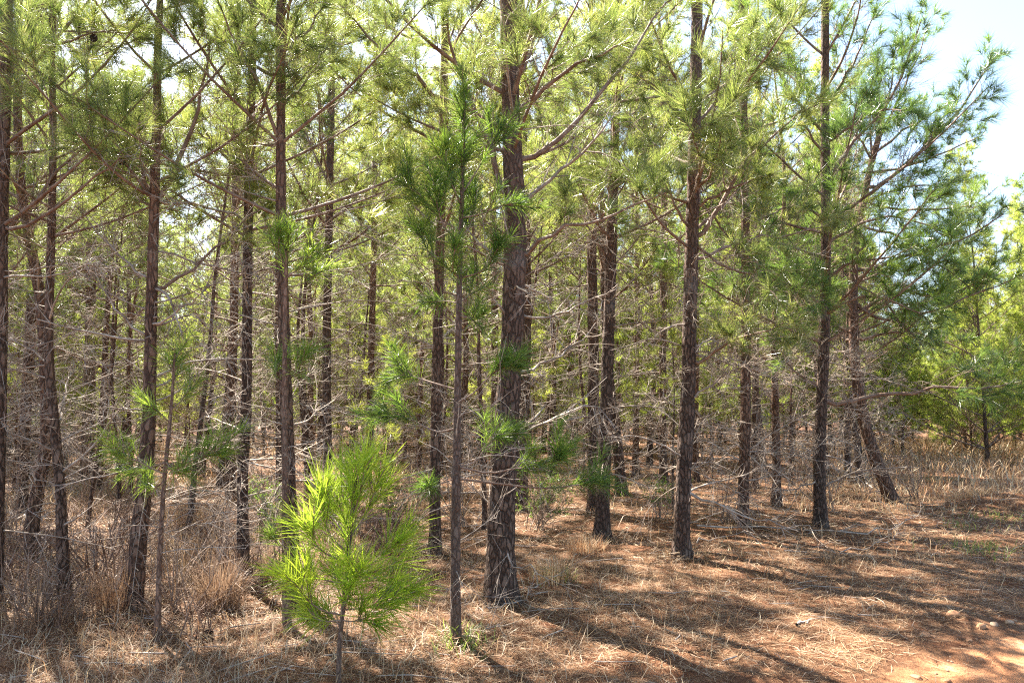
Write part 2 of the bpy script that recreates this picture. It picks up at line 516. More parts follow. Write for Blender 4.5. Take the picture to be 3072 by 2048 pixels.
# ------------------------------------------------------------------ ground and track (one grid, split by the edge of the track)
ys = [-12 + 0.5 * k for k in range(22)]
y = -1.0
while y < 0.8:
    ys.append(y); y += 0.12
while y < 70:
    ys.append(y); y += 0.016 * max(y, 1.6)
while y < 900:
    ys.append(y); y *= 1.12
ys = np.array(ys)
aa = np.linspace(-1.5, 1.5, 361)
YY, AA = np.meshgrid(ys, aa, indexing='ij')
XX = AA * np.sqrt(YY ** 2 + 9.0)
ZZ = height(XX, YY)
V = np.stack([XX, YY, ZZ], -1)
nr, nc = XX.shape
idx = np.arange(nr * nc).reshape(nr, nc)
Q = np.stack([idx[:-1, :-1], idx[:-1, 1:], idx[1:, 1:], idx[1:, :-1]], -1).reshape(-1, 4)
cen = V.reshape(-1, 3)[Q].mean(1)
sd = track_side(cen[:, 0], cen[:, 1])
edge = 0.5 * (vnoise(cen[:, 0] * 1.3, cen[:, 1] * 1.3, 5) - 0.5) + 0.5 * (vnoise(cen[:, 0] * 5, cen[:, 1] * 5, 6) - 0.5)
on_track = (sd + edge > 0.12) & (sd + edge < 2.9) & (cen[:, 1] < 60) & (cen[:, 1] > -10)


def grid_part(name, sel, mat):
    q = Q[sel]
    u, inv = np.unique(q, return_inverse=True)
    g = Geo(); g.add(V.reshape(-1, 3)[u], quads=inv.reshape(-1, 4))
    o = g.build(name, mat, smooth=True)
    at_ = o.data.attributes.new('bare_soil', 'FLOAT', 'POINT')
    sv = track_side(V.reshape(-1, 3)[u, 0], V.reshape(-1, 3)[u, 1])
    at_.data.foreach_set('value', (np.clip(np.minimum(sv, 3.0 - sv) * 1.2 + 0.30 - np.clip((V.reshape(-1, 3)[u, 1] - 9.0) * 0.12, 0, 0.7), -1.2, 1.2)).astype(np.float32))
    o['kind'] = 'structure'
    return o


grid_part('ground', ~on_track, M['ground'])
grid_part('dirt_track', on_track, M['ground'])


def blades(g, rng, x, y, L, w, lift, lean, m=0, z0=0.0):
    """flat bent blades: three points each, lift = tip height fraction"""
    N = len(x)
    az = rng.random(N) * 2 * math.pi
    z = height(x, y) + z0
    P0 = np.stack([x, y, z], 1)
    hd = np.stack([np.cos(az), np.sin(az), np.zeros(N)], 1)
    up = np.array([0, 0, 1.0])
    e1 = np.clip(lift + lean * rng.normal(size=N), 0.0, 1.45)
    e2 = e1 - (0.15 + 0.5 * rng.random(N)) * np.clip(e1, 0.05, 1)
    P1 = P0 + (hd * np.cos(e1)[:, None] + up * np.sin(e1)[:, None]) * (L * 0.5)[:, None]
    az2 = az + rng.normal(size=N) * 0.35
    hd2 = np.stack([np.cos(az2), np.sin(az2), np.zeros(N)], 1)
    P2 = P1 + (hd2 * np.cos(e2)[:, None] + up * np.sin(e2)[:, None]) * (L * 0.5)[:, None]
    side = np.stack([-np.sin(az), np.cos(az), rng.normal(size=N) * 0.35], 1)
    s = unit(side) * (w / 2)[:, None]
    v = np.stack([P0 - s, P0 + s, P1 - s, P1 + s, P2], 1)
    i = np.arange(N)
    g.add(v, tris=np.stack([i * 5 + 2, i * 5 + 3, i * 5 + 4], 1), quads=np.stack([i * 5, i * 5 + 1, i * 5 + 3, i * 5 + 2], 1), m=m)


def scatter(rng, n, y0, y1, amax=0.78):
    """points spread evenly over the view wedge"""
    y = np.sqrt(y0 ** 2 + (y1 ** 2 - y0 ** 2) * rng.random(n))
    x = (rng.random(n) * 2 - 1) * amax * y
    return x, y


rng = np.random.default_rng(3)
g = Geo()
for n, y0, y1, w, L in ((150000, 3.4, 9.0, .0028, .12), (90000, 9.0, 18.0, .007, .17), (40000, 18.0, 40.0, .016, .25)):
    x, y = scatter(rng, n, y0, y1)
    s = track_side(x, y)
    dens = 0.35 + 0.65 * vnoise(x * 1.7, y * 1.7, 8)
    dens = dens * np.where((s > -0.15 + 0.5 * (vnoise(x * 1.5, y * 1.5, 77) - 0.5)) & (s < 2.9), np.where(s < 0.4, 0.10, 0.02), 1.0)
    k = rng.random(n) < dens
    x, y = x[k], y[k]
    N = len(x)
    blades(g, rng, x, y, L * (0.6 + 0.8 * rng.random(N)), w * (0.7 + 0.6 * rng.random(N)), 0.10, 0.16, z0=0.002)
tag(g.build('pine_straw', M['straw']), 'loose tan and rust pine straw covering the forest floor', 'pine straw', kind='stuff')

g = Geo()
for n, y0, y1, w, L in ((52000, 3.4, 9.0, .0038, .20), (60000, 9.0, 18.0, .007, .30), (36000, 18.0, 45.0, .018, .5)):
    x, y = scatter(rng, n, y0, y1)
    s = track_side(x, y)
    left = np.clip((0.05 - x / y) / 0.35, 0, 1)
    dens = (0.12 + 0.45 * left) * np.clip(2.4 * (vnoise(x * 0.9, y * 0.9, 9) - 0.28), 0.05, 1)
    dens = np.where(s > -0.4, dens * 0.12, dens)
    dens = np.where((y > 12.5) & (x / y > 0.35), np.maximum(dens, 0.35), dens)
    k = rng.random(n) < dens
    x, y = x[k], y[k]; N = len(x)
    blades(g, rng, x, y, L * (0.5 + 1.0 * rng.random(N) ** 1.5) * (0.8 + 0.1 * left[k]), w * (0.7 + 0.6 * rng.random(N)), 0.85, 0.35)
n = 9500
y = np.sqrt(15.0 ** 2 + (36.0 ** 2 - 15.0 ** 2) * rng.random(n)); x = (0.40 + 0.42 * rng.random(n)) * y
s = track_side(x, y); k = (s < -0.6) | (s > 3.2)
k &= rng.random(n) < np.clip(2.2 * (vnoise(x * 0.6, y * 0.6, 19) - 0.3) + 0.6 * (y > 21), 0.04, 1)
x, y = x[k], y[k]
blades(g, rng, x, y, 0.25 + 0.55 * rng.random(len(x)) * np.clip((y - 13) / 10, 0.3, 1), 0.012 + 0.01 * rng.random(len(x)), 1.1, 0.25)
tag(g.build('dry_grass', M['grass']), 'dry tan grass standing between the pine trunks', 'dry grass', kind='stuff')

g = Geo()
cx, cy = [], []
for (px, py, r, n) in ((2265, 1258, .35, 90), (2330, 1195, .5, 70), (2270, 1180, .4, 50), (2250, 1270, .25, 60), (2150, 1105, .5, 120), (2230, 1215, .3, 40),
                       (1050, 1480, .18, 120), (1280, 1330, .2, 60)):
    c0 = ground_at(px, py)
    cx.append(c0[0] + rng.normal(size=n) * r * 0.6); cy.append(c0[1] + rng.normal(size=n) * r * 0.6)
x = np.concatenate(cx); y = np.concatenate(cy); N = len(x)
blades(g, rng, x, y, 0.10 + 0.12 * rng.random(N), 0.006 + 0 * x, 0.9, 0.3)
tag(g.build('green_grass', M['green_grass']), 'sparse fresh green grass blades coming up through the straw', 'green grass', kind='stuff')


# ------------------------------------------------------------------ pines
def limb_path(rng, p0, az, el0, L, K=9, curve=0.35):
    """a limb that leaves the trunk at el0 and curves upward"""
    s = np.linspace(0, 1, K)
    el = el0 + curve * s + rng.normal() * 0.05
    a = az + np.cumsum(rng.normal(size=K)) * 0.07
    d = np.stack([np.cos(a) * np.cos(el), np.sin(a) * np.cos(el), np.sin(el)], 1)
    step = d * (L / (K - 1))
    return p0 + np.vstack([np.zeros(3), np.cumsum(step[:-1], 0)])


def grow_live(rng, P, r0, wood, green, det, dens=1.0, from_t=0.3, nmat=0, wmat=0, nlen=0.215, fullness=1.0):
    """wood and needles of one living limb along P (K,3)"""
    K = len(P)
    L = np.linalg.norm(np.diff(P, axis=0), axis=1).sum()
    s = np.linspace(0, 1, K)
    tubes(wood, P, r0 * (1 - 0.8 * s) + 0.0015, det['sides'], wmat)
    n2 = max(3, int(L * 5.6 * fullness))
    t = from_t + (1 - from_t) * (np.arange(n2) + rng.random(n2)) / n2
    B, T = lerp_path(P, t)
    r = rng.normal(size=(n2, 3)); r = unit(r - (r * T).sum(1, keepdims=True) * T)
    D = unit(T * 0.75 + r * (0.55 + 0.35 * rng.random((n2, 1))) + np.array([0, 0, 0.22]))
    l2 = (0.20 + 0.50 * rng.random(n2)) * min(1.25, max(0.55, (L / 1.8) ** 0.5)) * (1.2 - 0.6 * t)
    u = np.linspace(0, 1, 4)
    up = np.array([0, 0, 1.0])
    Q = B[:, None] + D[:, None] * (l2[:, None, None] * u[None, :, None]) + up * (0.14 * l2[:, None, None] * (u ** 2)[None, :, None])
    Q = Q + rng.normal(size=Q.shape) * 0.012 * (u > 0)[None, :, None]
    tubes(wood, Q, (np.maximum(0.0022, r0 * 0.28 * (1.1 - t)))[:, None] * (1 - 0.55 * u)[None] + det['twig'], 3, wmat)
    # bare twigs along the shaded inner part
    nb = int(L * det.get('bare', 11)) + 1
    Bb, Tb = lerp_path(P, 0.06 + 0.6 * rng.random(nb))
    r = rng.normal(size=(nb, 3)); r = unit(r - (r * Tb).sum(1, keepdims=True) * Tb)
    Db = unit(Tb * 0.55 + r * 0.8)
    lb = 0.12 + 0.5 * rng.random(nb) ** 1.6
    bend = rng.normal(size=(nb, 3)) * 0.3
    Qb = Bb[:, None] + Db[:, None] * (lb[:, None, None] * u[None, :, None]) + bend[:, None] * (lb[:, None, None] * (u ** 2)[None, :, None])
    tubes(wood, Qb, (0.0022 + det['twig']) * np.ones((nb, 1)) * (1.3 - 0.7 * u)[None], 3, wmat)
    i = np.repeat(np.arange(nb), 2)
    B4 = Qb[i, 1] + (Qb[i, 2] - Qb[i, 1]) * rng.random((len(i), 1))
    D4 = unit(unit(Qb[i, 3] - Qb[i, 0]) + rng.normal(size=(len(i), 3)) * 0.5)
    l4 = lb[i] * (0.25 + 0.4 * rng.random(len(i)))
    u3 = np.linspace(0, 1, 3)
    tubes(wood, B4[:, None] + D4[:, None] * (l4[:, None, None] * u3[None, :, None]), (0.0018 + det['twig']) * np.ones((len(i), 1)) * (1.1 - 0.5 * u3)[None], 3, wmat)
    # tufts at the ends of the sub-branches
    tb = [Q[:, 2]]; ta = [Q[:, 3] - Q[:, 2]]; ts = [np.linalg.norm(Q[:, 3] - Q[:, 2], axis=1)]
    # side shoots
    k3 = det['side']
    if k3:
        i = np.repeat(np.arange(n2), k3)
        f = 0.35 + 0.6 * rng.random(len(i))
        B3 = B[i] + (Q[i, 3] - B[i]) * f[:, None]
        d2 = unit(Q[i, 3] - B[i])
        r = rng.normal(size=(len(i), 3)); r = unit(r - (r * d2).sum(1, keepdims=True) * d2)
        D3 = unit(d2 * 0.75 + r * 0.7 + up * 0.2)
        l3 = (0.08 + 0.16 * rng.random(len(i)))
        E3 = B3 + D3 * l3[:, None]
        u2 = np.linspace(0, 1, 3)
        tubes(wood, B3[:, None] + (E3 - B3)[:, None] * u2[None, :, None], np.full((len(i), 3), 0.002 + det['twig']) * (1 - 0.5 * u2)[None], 3, wmat)
        tb.append(B3 + D3 * (l3 * 0.3)[:, None]); ta.append(D3); ts.append(l3 * 0.7)
    tb.append(P[-2:-1]); ta.append(P[-1:] - P[-2:-1]); ts.append(np.array([L / (K - 1)]))
    tb = np.vstack(tb); ta = np.vstack(ta); ts = np.concatenate(ts)
    keep = rng.random(len(tb)) < dens
    needles(green, rng, tb[keep], ta[keep], ts[keep], det['n'], nlen, det['w'], m=nmat)


def grow_dead(rng, P, r0, wood, det, wmat=0, twigs=None):
    K = len(P)
    L = np.linalg.norm(np.diff(P, axis=0), axis=1).sum()
    s = np.linspace(0, 1, K)
    tubes(wood, P, r0 * (1 - 0.75 * s) + 0.001, 4, wmat)
    n2 = int(L * (11 if twigs is None else twigs)) + 1
    t = 0.25 + 0.75 * rng.random(n2)
    B, T = lerp_path(P, t)
    r = rng.normal(size=(n2, 3)); r = unit(r - (r * T).sum(1, keepdims=True) * T)
    D = unit(T * 0.7 + r * 0.7)
    l2 = (0.10 + 0.50 * rng.random(n2) ** 1.5) * (1.15 - 0.5 * t)
    u = np.linspace(0, 1, 4)
    Q = B[:, None] + D[:, None] * (l2[:, None, None] * u[None, :, None])
    bend = rng.normal(size=(n2, 3)) * 0.25
    Q = Q + bend[:, None] * (l2[:, None, None] * (u ** 2)[None, :, None])
    tubes(wood, Q, np.maximum(0.0018, r0 * 0.35) * (1 - 0.6 * u)[None] * np.ones((n2, 1)) + det['twig'], 3, wmat)
    if twigs is None and n2 > 2:
        i = np.repeat(np.arange(n2), 2)
        B4 = Q[i, 1] + (Q[i, 2] - Q[i, 1]) * rng.random((len(i), 1))
        D4 = unit(unit(Q[i, 3] - Q[i, 0]) + rng.normal(size=(len(i), 3)) * 0.55)
        l4 = l2[i] * (0.25 + 0.5 * rng.random(len(i)))
        u3 = np.linspace(0, 1, 3)
        tubes(wood, B4[:, None] + D4[:, None] * (l4[:, None, None] * u3[None, :, None]), (0.0017 + det['twig']) * np.ones((len(i), 1)) * (1.1 - 0.5 * u3)[None], 3, wmat)


def dead_path(rng, p0, az, L, el=None, K=8):
    s = np.linspace(0, 1, K)
    e0 = rng.normal() * 0.25 + 0.12 if el is None else el
    e = e0 - 0.35 * s * rng.random() + np.cumsum(rng.normal(size=K)) * 0.12
    a = az + np.cumsum(rng.normal(size=K)) * 0.14
    d = np.stack([np.cos(a) * np.cos(e), np.sin(a) * np.cos(e), np.sin(e)], 1)
    return p0 + np.vstack([np.zeros(3), np.cumsum(d[:-1] * (L / (K - 1)), 0)])


def trunk_geo(g, rng, P, R, sides, rough=0.06, m=0, flare=0.7):
    """bark-covered trunk along P with ridges, root flare"""
    K = len(P)
    T = unit(np.gradient(P, axis=0))
    U = unit(np.cross(T, np.array([0, 1.0, 0.001]))); V = np.cross(T, U)
    a = np.arange(sides) * 2 * math.pi / sides
    s = np.r_[0, np.cumsum(np.linalg.norm(np.diff(P, axis=0), axis=1))]
    ph = rng.random(4) * 6.28
    lobes = 1 + flare * np.exp(-s / 0.15)[:, None] * (0.65 + 0.5 * np.cos(3 * a + ph[0])[None] + 0.3 * np.cos(5 * a + ph[1])[None])
    ox = rng.random() * 100
    nz = vnoise(a[None] * 2.2 + ox + 0.6 * np.sin(s * 3)[:, None], s[:, None] * 7.0 + 0 * a[None], 21) - 0.5
    nz = nz + 0.8 * (vnoise(a[None] * 5.0 + ox, s[:, None] * 16.0 + 0 * a[None], 22) - 0.5)
    swell = 1 + 0.05 * (vnoise(s * 2.3 + ox, s * 0 + 3, 23) - 0.5)
    rr = (R * swell)[:, None] * lobes * (1 + rough * 2 * nz)
    ring = P[:, None] + rr[..., None] * (np.cos(a)[None, :, None] * U[:, None] + np.sin(a)[None, :, None] * V[:, None])
    base = np.arange(K - 1)[:, None] * sides
    j = np.arange(sides)[None]; j2 = (j + 1) % sides
    q = np.stack([base + j, base + sides + j, base + sides + j2, base + j2], -1).reshape(-1, 4)
    g.add(ring.reshape(-1, 3), quads=q, m=m)


def detail(depth):
    return dict(sides=5 if depth < 12 else 4, side=2,
                n=int(np.clip(72 * 8 / depth, 26, 76)), w=max(0.0029, 0.00046 * depth), twig=max(0.0, 0.00012 * (depth - 5)))


def hero(label, pts, w0, w1, height_m, crown, dead, seed, limbs=(), n_random=None, needle='needle', density=1.0, name='pine_tree',
         az_bias=None, group='pines standing in the front rows', bark='bark', tufts=(), low_dead=0.45, base=None, lean=0.0, len_scale=1.0, full=1.0, shade=0.5):
    """a pine whose trunk follows pts (picture measure, base first); limbs: (points, radius, 'live'|'dead', depth change)"""
    rng = np.random.default_rng(seed)
    b = ground_at(*pts[0]) if base is None else np.asarray(base, float)
    Y = b[1]
    det = detail(Y)
    if Y < 12.5 and base is None: height_m = min(height_m, 7.4 + 0.10 * Y)
    P = [b] + [at(px, py, Y + lean * k / max(1, len(pts) - 1)) for k, (px, py) in enumerate(pts) if k > 0]
    P = np.array(P) - b
    top = P[-1]
    dirn = unit((P[-1] - P[-2])[None])[0]; dirn = unit((dirn * 0.5 + np.array([0, 0, 1.0]) * 0.8)[None])[0]
    in_z = top[2]
    z = in_z
    ext = []
    while z < height_m:
        stepz = min(1.3, height_m - z + 0.01)
        top = top + dirn * stepz + np.array([rng.normal() * 0.05, rng.normal() * 0.05, 0])
        z = top[2]; ext.append(top)
    P = np.vstack([P] + [np.array(ext)]) if ext else P
    P[0, 2] -= 0.06
    nk = int(max(30, P[-1, 2] * (16 if Y < 10 else 8)))
    S = spline(P, nk)
    hfrac = np.clip(S[:, 2] / max(height_m, 0.1), 0, 1)
    slim = 0.88 if w0 > 60 else 0.74
    r0 = slim * w0 * DS / F * Y / 2; r1 = slim * w1 * DS / F * Y / 2
    zf = np.clip(S[:, 2] / max(in_z, 0.1), 0, None)
    zf = np.where(zf < 1, zf ** 0.7, zf)
    R = np.where(zf < 1, r0 + (r1 - r0) * zf, r1 * (1 - (S[:, 2] - in_z) / max(0.3, height_m - in_z) * 0.85))
    R = np.maximum(R, 0.008)
    root = empty(name, b)
    tag(root, label, 'pine tree', group)
    g = Geo(); trunk_geo(g, rng, S, R, 26 if Y < 8 else 14, 0.07 if bark == 'bark' else 0.03)
    g.build('trunk', M[bark], root, smooth=True)

    def on_trunk(zq):
        i = int(np.clip(np.searchsorted(S[:, 2], zq), 0, len(S) - 1))
        return S[i], R[i]

    upper_w, upper_g = Geo(), Geo()

    def put_live(Pl, rr, dn, k, ft=0.3):
        wp = Pl + b
        sx, sy = project(wp)
        vis = (sy.max() > -70) and (sx.max() > -120) and (sx.min() < 1110)
        if vis:
            wd, gr = Geo(), Geo()
            grow_live(rng, Pl, rr, wd, gr, det, dn, ft, fullness=full)
            lo = wd.build('limb', M['limb'], root, smooth=True)
            if gr.n:
                gr.build('needles', M[needle], lo)
        elif rng.random() < shade:
            dd = dict(det); dd['n'] = max(10, det['n'] // 3); dd['w'] = det['w'] * 2.2; dd['bare'] = 0; dd['side'] = 2
            grow_live(rng, Pl, rr, upper_w, upper_g, dd, dn, ft)

    # limbs measured on the photograph
    for (lp, rpx, kind, dy) in limbs:
        q = np.array([at(px, py, Y + dy * (k / (len(lp) - 1)) ** 1.2) for k, (px, py) in enumerate(lp)]) - b
        bp, br = on_trunk(q[0, 2])
        q = np.vstack([bp + (q[0] - bp) * 0.1, q]) if np.linalg.norm(q[0] - bp) > 0.03 else q
        q = spline(q, 11)
        q[1:] += rng.normal(size=(10, 3)) * 0.012
        rr = 0.74 * rpx * DS / F * Y / 2
        if kind == 'live':
            put_live(q, rr, density, 0, 0.28)
        elif kind == 'bare':
            put_live(q, rr, density, 0, 0.62)
        else:
            wd = Geo(); grow_dead(rng, q, rr, wd, det); wd.build('dead_limb', M['deadwood'], root, smooth=True)
    # limbs in whorls up the stem
    zq = crown + rng.random() * 0.3
    while zq < height_m - 0.25:
        f = (zq - crown) / max(0.1, height_m - crown)
        nw = rng.integers(2, 4) if zq < 4.5 else rng.integers(1, 4)
        a0 = rng.random() * 6.28
        for k in range(nw):
            az = a0 + k * 6.28 / nw + rng.normal() * 0.3
            L = (0.55 + 1.75 * (1 - f) ** 0.8 * (0.75 + 0.4 * rng.random())) * len_scale
            if f < 0.12: L *= 0.8
            bp, br = on_trunk(zq + rng.normal() * 0.06)
            el = math.radians(22 + 30 * f + rng.normal() * 9)
            Pl = limb_path(rng, bp, az, el, L)
            put_live(Pl, min(br * 0.36, 0.006 + 0.008 * L), density * (0.75 + 0.3 * rng.random()), 1)
        zq += (0.42 if zq < 4.5 else 0.55) + 0.22 * rng.random()
    # dead lower branches
    for k in range(int(dead * 1.8)):
        zz = low_dead + (crown * 1.15 - low_dead) * rng.random() ** 0.85
        bp, br = on_trunk(zz)
        L = (0.35 + 1.15 * rng.random()) * (0.75 + 0.25 * zz / crown)
        if rng.random() < 0.25: L = 0.06 + 0.16 * rng.random()
        wd = Geo(); grow_dead(rng, dead_path(rng, bp, rng.random() * 6.28, L), 0.003 + 0.011 * rng.random() ** 2.5, wd, det)
        wd.build('dead_branch', M['deadwood'], root)
    # fresh tufts sprouting low on the stem
    for (px, py, n, size, dy, nm) in tufts:
        c0 = at(px, py, Y + dy) - b
        bp, _ = on_trunk(c0[2] - 0.10)
        wd, gr = Geo(), Geo()
        q = spline(np.array([bp, (bp + c0) / 2 + np.array([0, 0, -0.03]), c0]), 6)
        tubes(wd, q, np.linspace(0.006, 0.003, 6), 4)
        A = unit(rng.normal(size=(n, 3)) * 0.75 + np.array([0, 0, 0.55]) + unit((c0 - bp)[None]) * 0.5)
        E = c0 + A * (size * (0.35 + 0.5 * rng.random(n)))[:, None]
        tubes(wd, c0 + (E - c0)[:, None] * np.linspace(0, 1, 3)[None, :, None], np.full((n, 3), 0.003), 3)
        needles(gr, rng, c0 + (E - c0) * 0.25, E - c0, np.linalg.norm(E - c0, axis=1) * 0.75, 60, 0.16, det['w'], bend=True)
        lo = wd.build('sprout', M['limb'], root)
        gr.build('needles', M[nm], lo)
    if upper_w.n:
        g = Geo(); g.v = upper_w.v; g.q = upper_w.q; g.t = upper_w.t; g.qm = upper_w.qm; g.tm = upper_w.tm; g.n = upper_w.n
        off = g.n
        for vv in upper_g.v: g.v.append(vv)
        for tt in upper_g.t: g.t.append(tt + off); g.tm.append(np.full(len(tt), 1))
        g.build('crown', [M['limb'], M[needle]], root)
    return root


# the pines one can tell apart, front to back
hero('slim pine trunk cut off by the left edge, its long limbs rising rightward',
     [(-12, 1380), (-6, 1100), (0, 850), (4, 500), (12, 200), (16, 0)], 44, 34, 9.5, 2.4, 16, 101, shade=1.6, density=1.1,
     limbs=[([(8, 535), (65, 475), (150, 375), (280, 260)], 15, 'live', 0.6), ([(8, 530), (100, 500), (185, 430), (320, 330)], 14, 'live', -0.5),
            ([(10, 270), (25, 150), (38, 60), (48, -40)], 24, 'live', 0.2), ([(12, 125), (125, 100), (270, 65)], 11, 'live', -0.6)])
hero('dark pine behind the crooked bent trunk at far left',
     [(50, 1192), (55, 1000), (68, 800), (75, 530), (70, 300), (72, 50)], 36, 26, 10.5, 3.4, 26, 102)
hero('crooked pine with a bent S-shaped base at far left',
     [(82, 1285), (72, 1225), (84, 1140), (106, 1020), (106, 900), (94, 700), (70, 560), (48, 420), (40, 200)], 44, 24, 8.0, 3.0, 18, 103,
     limbs=[([(103, 1010), (88, 1060), (70, 1110), (35, 1130)], 10, 'dead', -0.2)])
hero('slender straight pine just right of the crooked bent trunk',
     [(148, 1362), (140, 1150), (128, 1000), (112, 800), (118, 540), (122, 300), (120, 50)], 36, 18, 7.5, 2.9, 18, 104)
hero('stout pine at left whose trunk forks into upswept limbs',
     [(305, 1395), (322, 1200), (340, 1000), (348, 700), (355, 450), (360, 250), (364, 80)], 56, 22, 9.5, 3.1, 24, 105, shade=0.08,
     limbs=[([(360, 470), (385, 430), (415, 370), (440, 310), (455, 240), (487, 90)], 20, 'live', 0.35),
            ([(352, 450), (330, 395), (326, 350), (331, 290), (325, 200)], 15, 'live', 0.25),
            ([(350, 452), (285, 370), (260, 310), (215, 230)], 12, 'live', -0.4),
            ([(358, 670), (450, 610), (540, 530), (625, 455)], 12, 'live', 0.5),
            ([(335, 640), (250, 560), (180, 480)], 10, 'dead', 0.3), ([(340, 780), (260, 700), (190, 600)], 9, 'dead', -0.3),
            ([(352, 745), (420, 705), (500, 650)], 9, 'dead', -0.5)])
hero('straight pine with pale dead branches, third large trunk from the left',
     [(560, 1342), (557, 1100), (566, 900), (570, 500), (578, 200), (582, 0)], 38, 24, 10.0, 3.1, 26, 106,
     limbs=[([(575, 420), (520, 360), (470, 300), (440, 230)], 11, 'live', 0.3)])
hero('pine in the second row tucked just left of the third large trunk',
     [(528, 1152), (533, 900), (537, 730), (541, 500), (545, 200)], 31, 22, 11.0, 3.8, 26, 107)
hero('tall rough pine rising behind the bright green sapling, limbs in a V',
     [(679, 1392), (666, 1150), (657, 900), (646, 500), (645, 200), (647, 0)], 46, 27, 10.5, 3.2, 24, 108,
     limbs=[([(642, 180), (580, 145), (530, 100), (450, 45)], 13, 'live', 0.4), ([(643, 325), (605, 230), (575, 150), (525, 75), (500, 0)], 14, 'live', -0.5),
            ([(652, 120), (700, 75), (742, 15)], 14, 'live', 0.2), ([(640, 440), (590, 395), (520, 345), (450, 300)], 12, 'live', 0.7),
            ([(648, 250), (720, 160), (770, 60)], 9, 'live', 0.8)])
hero('thin far pine peeping out behind the tall rough pine with V limbs',
     [(643, 1182), (642, 950), (640, 700), (640, 400)], 26, 18, 10.5, 3.5, 18, 109)
hero('straight dark pine between the V-limbed pine and the slim green-topped pine',
     [(756, 1192), (750, 850), (756, 500), (762, 150), (764, 0)], 30, 21, 11.0, 3.7, 26, 110)
hero('thin pine far back right of the bright sapling top',
     [(845, 1112), (850, 900), (859, 550), (862, 250)], 24, 16, 11.0, 4.0, 26, 111)
hero('pine standing directly behind the slim dark green-topped young pine',
     [(1000, 1272), (1000, 1000), (1010, 600), (1017, 300), (1022, 50)], 36, 25, 10.5, 3.3, 26, 112)
hero('thickest pine at centre with deeply plated bark and long upswept limbs',
     [(1147, 1382), (1151, 1200), (1165, 950), (1180, 700), (1183, 500), (1174, 250), (1170, 0)], 78, 46, 11.5, 3.6, 24, 113,
     limbs=[([(1204, 380), (1309, 290), (1384, 215), (1459, 110), (1519, 30), (1575, -20)], 19, 'live', 0.5),
            ([(1199, 250), (1259, 195), (1349, 140), (1449, 95)], 18, 'live', -0.5),
            ([(1196, 175), (1224, 90), (1249, 10)], 20, 'live', 0.3),
            ([(1160, 455), (1129, 345), (1089, 240), (1054, 165), (1029, 100), (1014, -10)], 22, 'live', -0.3),
            ([(1150, 300), (1064, 255), (1014, 225), (949, 170), (884, 120), (784, 10)], 20, 'live', 0.4),
            ([(1199, 595), (1234, 555), (1309, 520), (1409, 495), (1534, 440)], 15, 'live', -0.6),
            ([(1194, 478), (1274, 400), (1349, 340), (1394, 275)], 15, 'dead', -0.4),
            ([(1204, 728), (1290, 720), (1360, 690), (1420, 655)], 9, 'dead', -0.3),
            ([(1168, 730), (1120, 670), (1090, 620)], 11, 'dead', -0.5),
            ([(1190, 1010), (1260, 965), (1330, 940), (1380, 935)], 11, 'dead', -0.5),
            ([(1165, 1210), (1170, 1290), (1220, 1300), (1265, 1330)], 6, 'dead', -0.5),
            ([(1185, 860), (1260, 830), (1310, 800), (1370, 745)], 10, 'dead', 0.5)])
hero('pine half hidden behind the right side of the thickest pine',
     [(1196, 1170), (1204, 900), (1207, 600), (1200, 350), (1200, 100)], 40, 30, 11.5, 3.9, 24, 114)
hero('thin pine half hidden behind the left side of the thickest pine',
     [(1137, 1105), (1136, 750), (1131, 400), (1130, 150)], 26, 20, 11.5, 4.2, 20, 115)
hero('dark pine right of the thickest pine, front one of a close pair',
     [(1380, 1237), (1390, 1000), (1402, 650), (1411, 350), (1420, 50)], 46, 27, 10.8, 3.5, 30, 116,
     limbs=[([(1398, 600), (1350, 520), (1310, 430)], 8, 'live', 0.2)])
hero('dark pine right of the thickest pine, rear one of a close pair',
     [(1362, 1178), (1363, 800), (1359, 550), (1364, 250)], 38, 28, 11.5, 4.2, 26, 117)
hero('thin distant pine between the close pair and the pine with the red limb',
     [(1460, 1087), (1461, 900), (1463, 700), (1463, 400)], 20, 15, 11.5, 4.4, 26, 118)
hero('straight middle distance pine just left of the pine with the red limb',
     [(1524, 1112), (1522, 900), (1525, 500), (1523, 200)], 26, 18, 11.5, 4.2, 28, 119)
hero('large pine right of centre with a long red limb climbing to the right',
     [(1563, 1278), (1570, 1100), (1580, 900), (1585, 700), (1592, 450), (1598, 200), (1600, 0)], 52, 36, 10.5, 3.2, 26, 120,
     limbs=[([(1606, 555), (1633, 500), (1668, 450), (1703, 385), (1743, 340), (1848, 250)], 17, 'live', -0.4),
            ([(1604, 600), (1693, 555), (1808, 535), (1910, 515)], 11, 'live', 0.6),
            ([(1600, 835), (1645, 800), (1700, 775), (1795, 742)], 13, 'live', -1.0),
            ([(1600, 470), (1690, 430), (1770, 400)], 11, 'live', -0.8),
            ([(1605, 280), (1680, 190), (1760, 90), (1800, 20)], 11, 'live', 0.5),
            ([(1580, 520), (1530, 430), (1490, 380)], 10, 'live', -0.5),
            ([(1578, 1130), (1630, 1150), (1700, 1180), (1830, 1215)], 10, 'dead', -0.9),
            ([(1578, 1060), (1500, 1010), (1430, 1000)], 7, 'dead', -0.5),
            ([(1582, 920), (1650, 870), (1720, 830)], 8, 'dead', -0.3),
            ([(1597, 430), (1605, 360), (1585, 290)], 10, 'live', -1.5), ([(1597, 440), (1640, 380), (1660, 300)], 10, 'live', -1.3),
            ([(1597, 560), (1660, 610), (1740, 640), (1790, 690)], 9, 'live', -1.2), ([(1590, 300), (1530, 230), (1480, 200)], 9, 'live', -0.8)],
     density=1.0, full=1.05)
hero('far thin pine showing behind the pine with the red limb',
     [(1598, 1107), (1598, 900), (1602, 600), (1605, 300)], 20, 14, 11.5, 4.0, 16, 121)
